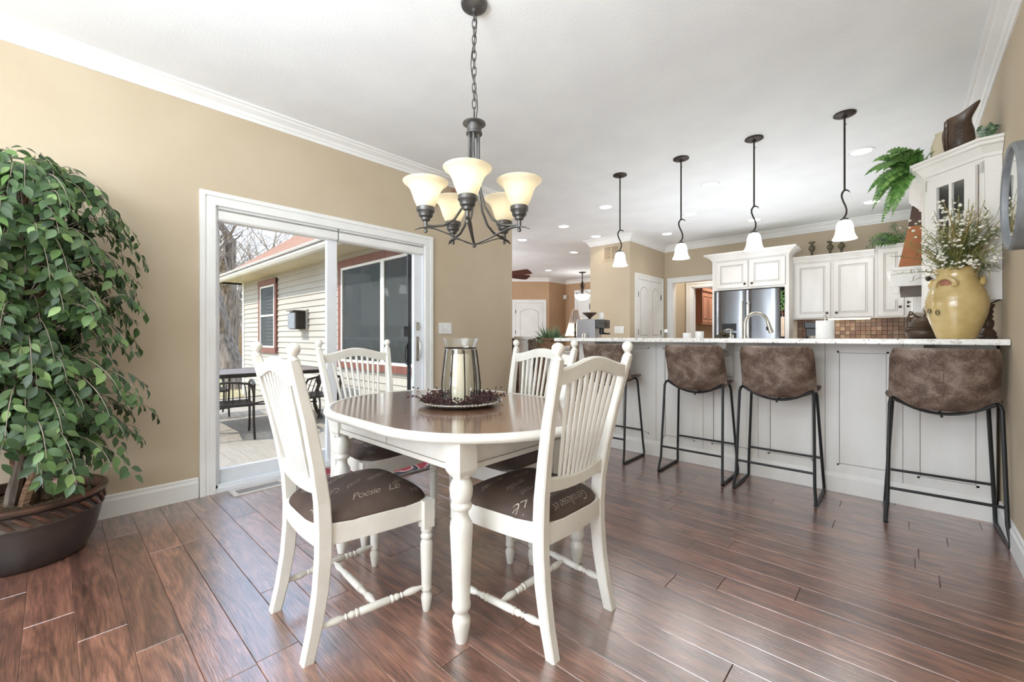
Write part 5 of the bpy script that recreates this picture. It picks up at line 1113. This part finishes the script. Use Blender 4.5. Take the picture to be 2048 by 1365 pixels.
for x, z, h_ in ((.18, 1.84, .16), (.2, 1.3, .26)):
    mb = MB(); mb.bb(x, x+.16, -.012, 0, z, z+h_); obj('dark_frame', mb, M['mirror_rim'], t)
t = thing('bowl_pendant', 'white glass bowl pendant on a scrolled bronze stem in the great room', 'pendant lamp', (-6.09, 9.23, 0))
mb = MB(); mb.lathe([(.09, CZ), (.09, CZ-.015), (.03, CZ-.03), (.012, CZ-.04), (.012, 2.5), (.03, 2.47), (.02, 2.44), (.04, 2.38), (.025, 2.3), (.035, 2.22), (.015, 2.16)], (0, 0, 0), 16); obj('stem', mb, M['bronze'], t)
mb = MB()
for k in range(3):
    a = 2*PI*k/3+.4; mb.tube([(.02*math.cos(a), .02*math.sin(a), 2.46), (.07*math.cos(a), .07*math.sin(a), 2.4), (.02*math.cos(a), .02*math.sin(a), 2.28), (.14*math.cos(a), .14*math.sin(a), 2.2), (.22*math.cos(a), .22*math.sin(a), 2.16), (.24*math.cos(a), .24*math.sin(a), 2.19)], .008, 6)
obj('scroll_arm', mb, M['bronze'], t)
mb = MB(); mb.lathe([(.205, 2.15), (.19, 2.10), (.14, 2.04), (.06, 2.005), (.001, 2.0), (.06, 2.01), (.135, 2.046), (.184, 2.1), (.198, 2.15)], (0, 0, 0), 24, cap=False); obj('glass_bowl', mb, M['frost'], t)
lamp('POINT', 'bowl_light', (-6.09, 9.23, 2.2), 14, (1, .95, .88), shadow_soft_size=.05)
t = thing('ceiling_fan', 'ceiling fan with dark red wood blades, poking out past the wall end', 'ceiling fan', (-5.53, 5.65, 0))
mb = MB(); mb.lathe([(.06, CZ), (.06, CZ-.03), (.015, CZ-.05), (.015, 2.4), (.05, 2.38), (.10, 2.34), (.11, 2.25), (.08, 2.2), (.001, 2.18)], (0, 0, 0), 20); obj('motor', mb, M['bronze'], t)
for k in range(5):
    R5 = Matrix.Rotation(math.radians(6.8)+2*PI*k/5, 4, 'Z') @ Matrix.Rotation(-.38, 4, 'X'); mb = MB(); mb.loft([[(x, -w_, 0), (x, w_, 0), (x, w_, .008), (x, -w_, .008)] for x, w_ in ((.2, .055), (.24, .07), (.6, .085), (.66, .075), (.67, .04))], mtx=T4((0, 0, 2.225)) @ R5); b_ = obj('blade', mb, M['walnut'], t)
    mb = MB(); mb.bb(.08, .25, -.015, .015, -.004, .0, T4((0, 0, 2.225)) @ R5); obj('blade_iron', mb, M['bronze'], b_)

# ---------------------------------------------------------------- big potted ficus by the left wall
PX_, PY_ = -3.165, -.09
t = thing('plant_pot', 'large dark bronze glazed pot with a rope band and copper rim on the floor', 'pot', (PX_, PY_, 0))
mb = MB(); mb.lathe([(.001, .0), (.205, 0), (.215, .008), (.246, .08), (.266, .16), (.274, .205), (.279, .21), (.279, .218), (.275, .222), (.276, .27), (.28, .276), (.274, .28), (.274, .29)], (0, 0, 0), 56, cap=False); obj('pot_body', mb, M['pot'], t, sharp=50)
mb = MB(); mb.lathe([(.272, .284), (.292, .29), (.297, .30), (.295, .311), (.285, .316), (.272, .312), (.262, .295), (.258, .27)], (0, 0, 0), 56, cap=False); obj('rim', mb, M['pot_rim'], t)
for k in range(30):
    a = 2*PI*k/30; mb = MB(); pts = []
    for i in range(9):
        f = i/8; aa = a+.24*(f-.5); pts.append((.2775*math.cos(aa), .2775*math.sin(aa), .246+.021*math.cos(PI*f)))
    mb.tube(pts, [.004, .0075, .0095, .0105, .0105, .0105, .0095, .0075, .004], 7); obj('rope_strand', mb, M['pot_rim'], t)
mb = MB(); mb.lathe([(.001, .262), (.12, .266), (.26, .258)], (0, 0, 0), 30, cap=False); so = obj('moss_fill', mb, M['soil'], t); 
mb = MB()
for k in range(260):
    a = rr.uniform(0, 2*PI); r_ = .25*math.sqrt(rr.random()); p = Vector((r_*math.cos(a), r_*math.sin(a), .262)); d = Vector((rr.uniform(-1, 1), rr.uniform(-1, 1), 0))*.025
    mb.tube([tuple(p-d), tuple(p+Vector((0, 0, rr.uniform(.005, .022)))), tuple(p+d)], .0012, 3, cap=False)
o = obj('moss_strands', mb, M['wicker'], t); o['kind'] = 'stuff'
t = thing('ficus_tree', 'tall artificial ficus with dense drooping green leaves in the bronze pot', 'tree', (PX_, PY_, .268))
rp = random.Random(11)
def lerpt(tab, z):
    for (a, ra), (b, rb_) in zip(tab, tab[1:]):
        if a <= z <= b: return ra+(rb_-ra)*(z-a)/(b-a)
    return tab[0][1] if z < tab[0][0] else tab[-1][1]
RT = [(.30, .50), (.45, .53), (.58, .53), (.81, .48), (1.01, .44), (1.27, .46), (1.62, .46), (1.70, .41), (1.78, .34), (1.86, .24), (1.96, .10)]
for k in range(4):
    a0 = 2*PI*k/4; mb = MB(); pts = []; n = 24
    for i in range(n+1):
        f = i/n; a = a0+f*7; r_ = .045+.02*math.sin(f*9+k)-.02*f; pts.append((r_*math.cos(a), r_*math.sin(a), 1.62*f-.005))
    mb.tube(pts, [.026*(1-.75*i/n)+.003*math.sin(i*1.7) for i in range(n+1)], 8); obj('trunk', mb, M['bark'] if k % 2 else M['wicker'], t)
leaves = []; tw = MB()
def twig(z0, a, R, zt, nl):
    d = Vector((math.cos(a), math.sin(a), 0)); p0 = Vector((0, 0, z0))+d*.03; p3 = d*R+Vector((0, 0, zt)); p1 = p0+d*R*.35+Vector((0, 0, .16)); p2 = p3-d*R*.12+Vector((0, 0, .16))
    pts = [Vector(q) for q in bez(p0, p1, p2, p3, 12)]
    for q in pts:
        q.x = max(q.x, -.275+.0)
    tw.tube([tuple(q-Vector((0, 0, .268))) for q in pts], [.0035*(1-.7*i/12) for i in range(13)], 4)
    for i in range(nl):
        f = .28+.72*(i+rp.random())/nl; k = min(int(f*12), 11); q = pts[k].lerp(pts[k+1], f*12-k); T = (pts[k+1]-pts[k]).normalized(); side = T.cross(Vector((0, 0, 1))).normalized()*(1 if i % 2 else -1)
        dv = (T*.5+side*rp.uniform(.3, 1.0)+Vector((0, 0, -rp.uniform(.15, 1.0)))+Vector((rp.uniform(-.3, .3), rp.uniform(-.3, .3), 0))).normalized()
        nn = (Vector((0, 0, 1))*.8+d*.9+Vector((rp.uniform(-.5, .5), rp.uniform(-.5, .5), rp.uniform(-.3, .3)))); nn = (nn-dv*nn.dot(dv)).normalized()
        L = rp.uniform(.048, .074); q2 = q+dv*.012
        e = q2+dv*L
        if e.x < -.30: continue
        leaves.append((q2-Vector((0, 0, .268)), dv, nn, L))
for k in range(440):
    zt = rp.uniform(.46, 1.86) if k > 50 else rp.uniform(.34, .75); R = lerpt(RT, zt)*(rp.uniform(.72, 1.0) if k % 3 else rp.uniform(.35, .75)); z0 = min(max(zt+rp.uniform(-.25, .2), .5), 1.78); a = rp.uniform(0, 2*PI)
    if math.cos(a) < -.3: R *= .62
    if zt < .46: a = rp.uniform(.15, 1.6)
    elif zt < .62 and not (-.1 < (a % (2*PI)) < 1.7): R *= .8; zt += .06
    twig(z0, a, R, zt, 15)
for k in range(9): twig(1.75, rp.uniform(-1.5, 2.2), rp.uniform(.04, .18), rp.uniform(1.84, 1.93), 8)
obj('branches', tw, M['twig'], t)['kind'] = 'stuff'
def leafmesh(mb, q, dv, nn, L, wd=.5):
    sd = dv.cross(nn)*L*wd*.5; c = nn*L; T_ = (.07, .22, .42, .62, .80, .92); W_ = (.34, .82, 1.0, .80, .40, .12); B_ = (.0, .0, -.01, -.03, -.07, -.10)
    lf = [q+dv*L*t-sd*w+c*(b+.05*w) for t, w, b in zip(T_, W_, B_)]; rt_ = [q+dv*L*t+sd*w+c*(b+.05*w) for t, w, b in zip(T_, W_, B_)]; md = [q+dv*L*t+c*b for t, w, b in zip(T_, W_, B_)]
    n = len(T_); V_ = [q]+lf+md+rt_+[q+dv*L-c*.13]; F_ = [(0, 1, 1+n), (0, 1+n, 1+2*n), (n, 1+3*n, 2*n), (2*n, 1+3*n, 3*n)]
    for k in range(n-1): F_ += [(1+k, 2+k, 2+n+k, 1+n+k), (1+n+k, 2+n+k, 2+2*n+k, 1+2*n+k)]
    mb.add([tuple(p) for p in V_], F_, True)
camv = Vector((0, 0, H)); base_ = Vector((PX_, PY_, .268))
leaves.sort(key=lambda l: (base_+l[0]-camv).length)
vis = [l for l in leaves if math.atan2(*((lambda w_: (w_.dot(Vector((.734, .68, 0))), w_.dot(Vector((-.68, .734, 0)))))(base_+l[0]-camv))) > -.885]
near = vis[:298]; ids = set(id(l) for l in near)
var = []
for wd in (.46, .52, .58):
    mb = MB(); leafmesh(mb, Vector((0, 0, 0)), Vector((0, 1, 0)), Vector((0, 0, 1)), 1.0, wd); o = obj('leaf', mb, M['leaf'], t, sharp=180); var.append(o)
for i, (q, dv, nn, L) in enumerate(near):
    o = var[i] if i < 3 else var[i % 3].copy()
    if i >= 3: C.objects.link(o); o.parent = t
    X = dv.cross(nn); o.matrix_local = Matrix.Translation(q) @ Matrix(((X.x, dv.x, nn.x), (X.y, dv.y, nn.y), (X.z, dv.z, nn.z))).to_4x4() @ Matrix.Scale(L, 4)
mb = MB()
for l in leaves:
    if id(l) not in ids: leafmesh(mb, *l, .54)
obj('leaf_mass', mb, M['leaf'], t, sharp=180)['kind'] = 'stuff'

# ---------------------------------------------------------------- outdoors: wing of the house, deck, patio furniture, trees
ex = structE('wall_exterior', (0, 0, 0)); YS = 3.1; XW = -11.62; rr = random.Random(17)
mb = MB(); mb.bb(XW, -3.66, YS+.02, YS+.12, -.5, 2.36); mb.bb(XW, XW+.1, YS+.1, 10, -.5, 2.36); obj('sheathing', mb, M['siding'], ex)
for k in range(23):
    z = -.1+.107*k; z1 = min(z+.112, 2.36); mb = MB(); mb.prism([(YS+.02, z), (YS-.006, z), (YS-.008, z+.006), (YS+.012, z1), (YS+.02, z1)], 'x', XW+.02, -3.68); obj('clapboard', mb, M['siding'], ex)
mb = MB(); mb.bb(XW-.02, XW+.09, YS-.02, YS+.05, -.3, 2.36); obj('corner_post', mb, M['gutter'], ex)
def ext_window(name, x0, x1, z0, z1, cols, tr, rail=None, blinds=False):
    w_ = structE(name, (0, 0, 0)); mb = MB(); mb.bb(x0, x0+tr, YS-.04, YS+.01, z0, z1); mb.bb(x1-tr, x1, YS-.04, YS+.01, z0, z1); mb.bb(x0, x1, YS-.045, YS+.01, z1-tr*1.1, z1+.02); mb.bb(x0-.02, x1+.02, YS-.06, YS+.01, z0, z0+tr*1.1); obj('rust_trim', mb, M['rust'], w_)
    mb = MB(); mb.bb(x0+tr, x1-tr, YS-.012, YS-.009, z0+tr, z1-tr); obj('dark_interior', mb, M['pane_dark'], w_)
    n = cols; step = (x1-x0-2*tr)/n; gp = .0005
    for i in range(n):
        a = x0+tr+step*i; b = a+step-gp; s = .045; mb = MB(); A, B = z0+tr, z1-tr
        mb.bb(a, a+s, YS-.035, YS-.01, A, B); mb.bb(b-s, b, YS-.035, YS-.01, A, B); mb.bb(a+s, b-s, YS-.035, YS-.01, A, A+s); mb.bb(a+s, b-s, YS-.035, YS-.01, B-s, B)
        if rail: mb.bb(a+s, b-s, YS-.035, YS-.01, rail-.02, rail+.02)
        f = obj('sash', mb, M['gutter'], w_); mb = MB(); mb.bb(a+s, b-s, YS-.022, YS-.019, A+s, B-s); obj('pane', mb, M['glass_out'], f)
        if blinds:
            for q in range(14):
                zz = A+.08+q*.075
                mb = MB(); mb.bb(a+s+.35*(b-a), b-s-.01, YS-.018, YS-.014, zz, zz+.02); obj('blind_slat', mb, M['slate'], w_)
ext_window('window_2', -10.42, -9.34, .74, 2.26, 1, .1, 1.52, True)
ext_window('window_3', -6.58, -3.95, .60, 2.24, 2, .085)
t = thing('siding_box', 'small dark box with a light grey front plate mounted on the cream siding', 'box', (-8.0, YS, 1.38))
mb = MB(); mb.bb(-.19, .19, -.035, -.008, -.19, .19); obj('back_plate', mb, M['siding'], t)
mb = MB(); mb.bb(-.14, .13, -.2, -.035, -.15, .14); mb.bb(.13, .145, -.2, -.185, -.15, .14); mb.bb(.13, .145, -.12, -.105, -.15, .14); mb.bb(.13, .145, -.05, -.035, -.15, .14); mb.bb(-.15, .15, -.2, -.035, -.17, -.15); obj('box_body', mb, M['dark'], t)
mb = MB(); mb.bb(-.16, .15, -.225, -.2, -.16, .12); obj('front_plate', mb, M['mirror_rim'], t)
mb = MB(); mb.bb(-.17, .17, -.25, -.035, .15, .165); obj('lid', mb, M['slate'], t)
t = thing('wing_roof', 'red shingled hip roof over the siding wing', 'roof', (0, 0, 0))
mb = MB()
for i in range(30):
    s0 = .115*i; s1 = s0+.135; xa = -12.07+s0
    mb.add([(xa, 2.6+s0, 2.425+.8*s0), (-3.3, 2.6+s0, 2.425+.8*s0), (-3.3, 2.6+s1, 2.425+.8*s1-.02), (xa+.135, 2.6+s1, 2.425+.8*s1-.02), (xa, 2.6+s0, 2.405+.8*s0), (-3.3, 2.6+s0, 2.405+.8*s0)], [(0, 1, 2, 3), (4, 5, 1, 0)])
    mb.add([(-12.07+s0, 2.6+s0, 2.425+.8*s0), (-12.07+s0, 9, 2.425+.8*s0), (-12.07+s1, 9, 2.405+.8*s1), (-12.07+s1, 2.6+s1, 2.405+.8*s1)], [(0, 3, 2, 1)])
o = obj('shingles', mb, M['shingle'], t); o['kind'] = 'stuff'
mb = MB(); mb.bb(-12.05, -3.66, 2.66, YS+.05, 2.35, 2.37); mb.bb(-12.05, XW, 2.66, 9, 2.35, 2.37); mb.bb(-12.05, -3.66, 2.64, 2.66, 2.33, 2.43); obj('soffit', mb, M['soffit'], t)
t = thing('roof_gutter', 'white gutter running along the eave of the wing', 'gutter', (0, 0, 0))
mb = MB(); mb.prism([(2.64, 2.325), (2.57, 2.325), (2.535, 2.36), (2.54, 2.41), (2.515, 2.44), (2.525, 2.455), (2.56, 2.445), (2.64, 2.445)], 'x', -12.07, -3.7); obj('trough', mb, M['gutter'], t)
mb = MB(); mb.bb(-12.1, -4.2, 2.518, 2.536, 2.40, 2.41); obj('lip_line', mb, M['slate'], t)
# unseen main roof; its eave is added to block sun at the glass door
mb = MB(); mb.bb(-4.25, -3.65, -4, 3.05, 2.55, 2.7); mb.bb(-4.3, 1, -4.2, 13, 2.88, 2.93); struct('trim_5', mb, M['soffit'])
mb = MB(); mb.bb(-60, 60, -45, 60, -.62, -.5); g_ = struct('ground', mb, M['dry_grass'])
dk = structE('floor_deck', (0, 0, 0))
mb = MB(); mb.bb(-9.3, -3.66, -1.2, 3.08, -.5, -.125); obj('joists', mb, M['slate'], dk)
for k in range(31):
    y = -1.2+.139*k; mb = MB(); mb.bb(-9.35, -3.66, y, y+.134, -.125, -.1); obj('deck_board', mb, M['deck'], dk)
mb = MB(); mb.bb(-9.42, -9.35, -1.2, 3.08, -.4, -.09); obj('edge_board', mb, M['slate'], dk)
DZ = -.1
t = thing('patio_table', 'long patio table with grey brown slatted top and curved bronze legs on the deck', 'table', (-6.6, 1.78, DZ))
for k in range(10):
    mb = MB(); x = -.52+.104*k; mb.bb(x, x+.1, -.93, .93, .69, .715); obj('slat', mb, M['patio_top'], t)
mb = MB(); mb.bb(-.55, .55, -.96, -.93, .67, .718); mb.bb(-.55, .55, .93, .96, .67, .718); mb.bb(-.555, -.52, -.96, .96, .67, .718); mb.bb(.52, .555, -.96, .96, .67, .718); obj('table_frame', mb, M['bronze'], t)
for a in (-1, 1):
    for b in (-1, 1): mb = MB(); mb.tube(bez((a*.46, b*.85, .68), (a*.5, b*.8, .4), (a*.25, b*.7, .3), (a*.48, b*.84, .012), 12), [(.022, .03)]*13, 6); obj('leg', mb, M['bronze'], t)
mb = MB(); mb.tube([(-.4, -.8, .25), (.4, .8, .25)], .012, 6); mb.tube([(.4, -.8, .25), (-.4, .8, .25)], .012, 6); obj('brace', mb, M['bronze'], t)
def patio_chair():
    t = thing('patio_chair', '', 'chair', (0, 0, DZ), 0, 'bronze patio chairs around the patio table'); B = M['bronze']
    for s in (-1, 1):
        x = s*.27
        mb = MB(); mb.tube(bez((x, -.26, .62), (x, -.1, .68), (x, .2, .66), (x, .27, .60), 8)+[(x, .29, .55), (x, .26, .5), (x, .23, .53), (x, .245, .56)], [(.018, .012)]*9+[.012]*4, 6); obj('armrest', mb, B, t)
        mb = MB(); mb.tube(bez((x, .25, .60), (x, .31, .4), (x, .12, .25), (x, .26, .012), 10), [(.016, .012)]*11, 6); obj('leg', mb, B, t)
        mb = MB(); mb.tube(bez((x, -.26, .62), (x, -.2, .4), (x, -.14, .25), (x, -.3, .012), 10), [(.016, .012)]*11, 6); obj('leg', mb, B, t)
        mb = MB(); mb.tube(bez((x, -.2, .38), (x, -.25, .48), (x*.98, -.29, .56), (x*.85, -.31, .64), 8), .013, 6); obj('back_post', mb, B, t)
    mb = MB(); mb.tube([(-.23, -.31, .64), (-.12, -.315, .66), (0, -.315, .67), (.12, -.315, .66), (.23, -.31, .64)], .013, 6); obj('top_rail', mb, B, t)
    for k in range(7):
        x = -.2+.0667*k; mb = MB(); mb.tube([(x, -.22, .42), (x*.95, -.27, .54), (x*.85, -.312, .65)], .006, 5); obj('back_bar', mb, B, t)
    for k in range(9):
        y = -.2+.052*k; mb = MB(); mb.bb(-.27, .27, y, y+.036, .395, .405); obj('seat_slat', mb, B, t)
    mb = MB(); mb.tube([(-.27, .25, .39), (.27, .25, .39), (.27, -.22, .39), (-.27, -.22, .39)], .013, 6, closed=True); obj('seat_frame', mb, B, t)
    return t
pc = patio_chair(); pc.location = (-5.78, 1.35, DZ); pc.rotation_euler = (0, 0, math.radians(80)); pc['label'] = 'bronze patio chair nearest the glass door, at the left'
dup(pc, (-5.85, 2.35, DZ), math.radians(100), 'bronze patio chair near the glass door on the right, beside the wing')
dup(pc, (-7.5, 1.5, DZ), math.radians(-95), 'bronze patio chair on the far side of the patio table')
t = thing('patio_block', 'low square stone fire pit block on the deck under the patio furniture', 'fire pit', (-6.35, .42, DZ))
mb = MB(); mb.bb(-.3, .3, -.3, .3, 0, .24); obj('block_body', mb, M['slate'], t, bevel=.02)
mb = MB(); mb.bb(-.34, .34, -.34, .34, .24, .29); obj('block_top', mb, M['patio_top'], t, bevel=.01)
# bare trees
def tree(base, h, r, seed, label, depth=4, mat='bark', lean=(0, 0), group=None, cut=60):
    q = random.Random(seed); t = thing('bare_tree', label, 'tree', base, 0, group); tk = MB(); br = MB()
    def grow(p, d, L, r, lv):
        n = 5 if lv == 0 else 4; pts = [p]; rs = [r]
        for i in range(n):
            d = (d+Vector((q.uniform(-1, 1), q.uniform(-1, 1), q.uniform(-.3, .6)))*(.13 if lv == 0 else .26)).normalized(); p = p+d*L/n; pts.append(p); rs.append(r*(1-.5*(i+1)/n))
        (tk if lv < 1 else br).tube([tuple(x) for x in pts], rs, 10 if lv == 0 else (6 if lv < 3 else 3), cap=False)
        if lv >= depth: return
        for k in range(4 if lv < 2 else 3):
            i = q.randint(2 if lv == 0 else 1, n); a = q.uniform(0, 2*PI); o_ = d.orthogonal().normalized(); o_ = Quaternion(d, a) @ o_
            grow(pts[i], (d*q.uniform(.5, 1.0)+o_*q.uniform(.5, 1.0)+Vector((0, 0, .15))).normalized(), L*q.uniform(.5, .72), rs[i]*q.uniform(.5, .72), lv+1)
    grow(Vector((0, 0, -.1)), Vector((lean[0], lean[1], 1)).normalized(), h, r, 0)
    obj('trunk', tk, M[mat], t, sharp=80); o = obj('branches', br, M['twig'] if mat == 'twig' else M[mat], t, sharp=80); o['kind'] = 'stuff'; return t
def dirp(px, D): return (D*(-.6794+.7337*(px-1024)/851), D*(.7337+.6794*(px-1024)/851), -.5)
tree(dirp(474, 13.0), 4.2, .36, 4, 'big bare tree with thick grey trunk at the corner of the wing', 5, lean=(-.12, -.02))
tree(dirp(446, 16.5), 5.5, .42, 8, 'second bare tree with a leaning trunk, left behind the big tree', 5, lean=(.05, .02))
wd = tag(bpy.data.objects.new('woodland', None), 'thicket of thin bare grey trees behind the house', 'woods'); C.objects.link(wd); wt_ = MB()
def thin(p, d, L, r, lv, q):
    pts = [p]; rs = [r]
    for i in range(4):
        d = (d+Vector((q.uniform(-1, 1), q.uniform(-1, 1), q.uniform(-.2, .5)))*.2).normalized(); p = p+d*L/4; pts.append(p); rs.append(r*(1-.14*(i+1)))
    wt_.tube([tuple(x) for x in pts], rs, 4 if lv < 2 else 3, cap=False)
    if lv >= 4: return
    for k in range(4 if lv < 3 else 3):
        i = q.randint(1, 4); a = q.uniform(0, 2*PI); o_ = Quaternion(d, a) @ d.orthogonal().normalized()
        thin(pts[i], (d*.8+o_*q.uniform(.4, .9)+Vector((0, 0, .2))).normalized(), L*q.uniform(.5, .72), rs[i]*q.uniform(.5, .75), lv+1, q)
qs = random.Random(77)
for i in range(34): thin(Vector(dirp(qs.uniform(395, 640), qs.uniform(20, 40))), Vector((qs.uniform(-.15, .15), qs.uniform(-.15, .15), 1)).normalized(), qs.uniform(4, 7), qs.uniform(.08, .2), 0, qs)
w_o = obj('bare_branches', wt_, M['twig'], wd, sharp=80); w_o['kind'] = 'stuff'
mb = MB()
for k in range(1500):
    p = Vector(dirp(rr.uniform(390, 500), rr.uniform(17, 32))); h_ = rr.uniform(.5, 2.2); d = Vector((rr.uniform(-.5, .5), rr.uniform(-.5, .5), 1)); mb.tube([tuple(p), tuple(p+d*h_*.5), tuple(p+d*h_+Vector((rr.uniform(-.3, .3), rr.uniform(-.3, .3), 0)))], [.02, .012, .004], 3, cap=False)
o = obj('dry_brush', mb, M['brush']); tag(o, 'tangle of dry brown brush at the edge of the woods', 'brush'); o['kind'] = 'stuff'
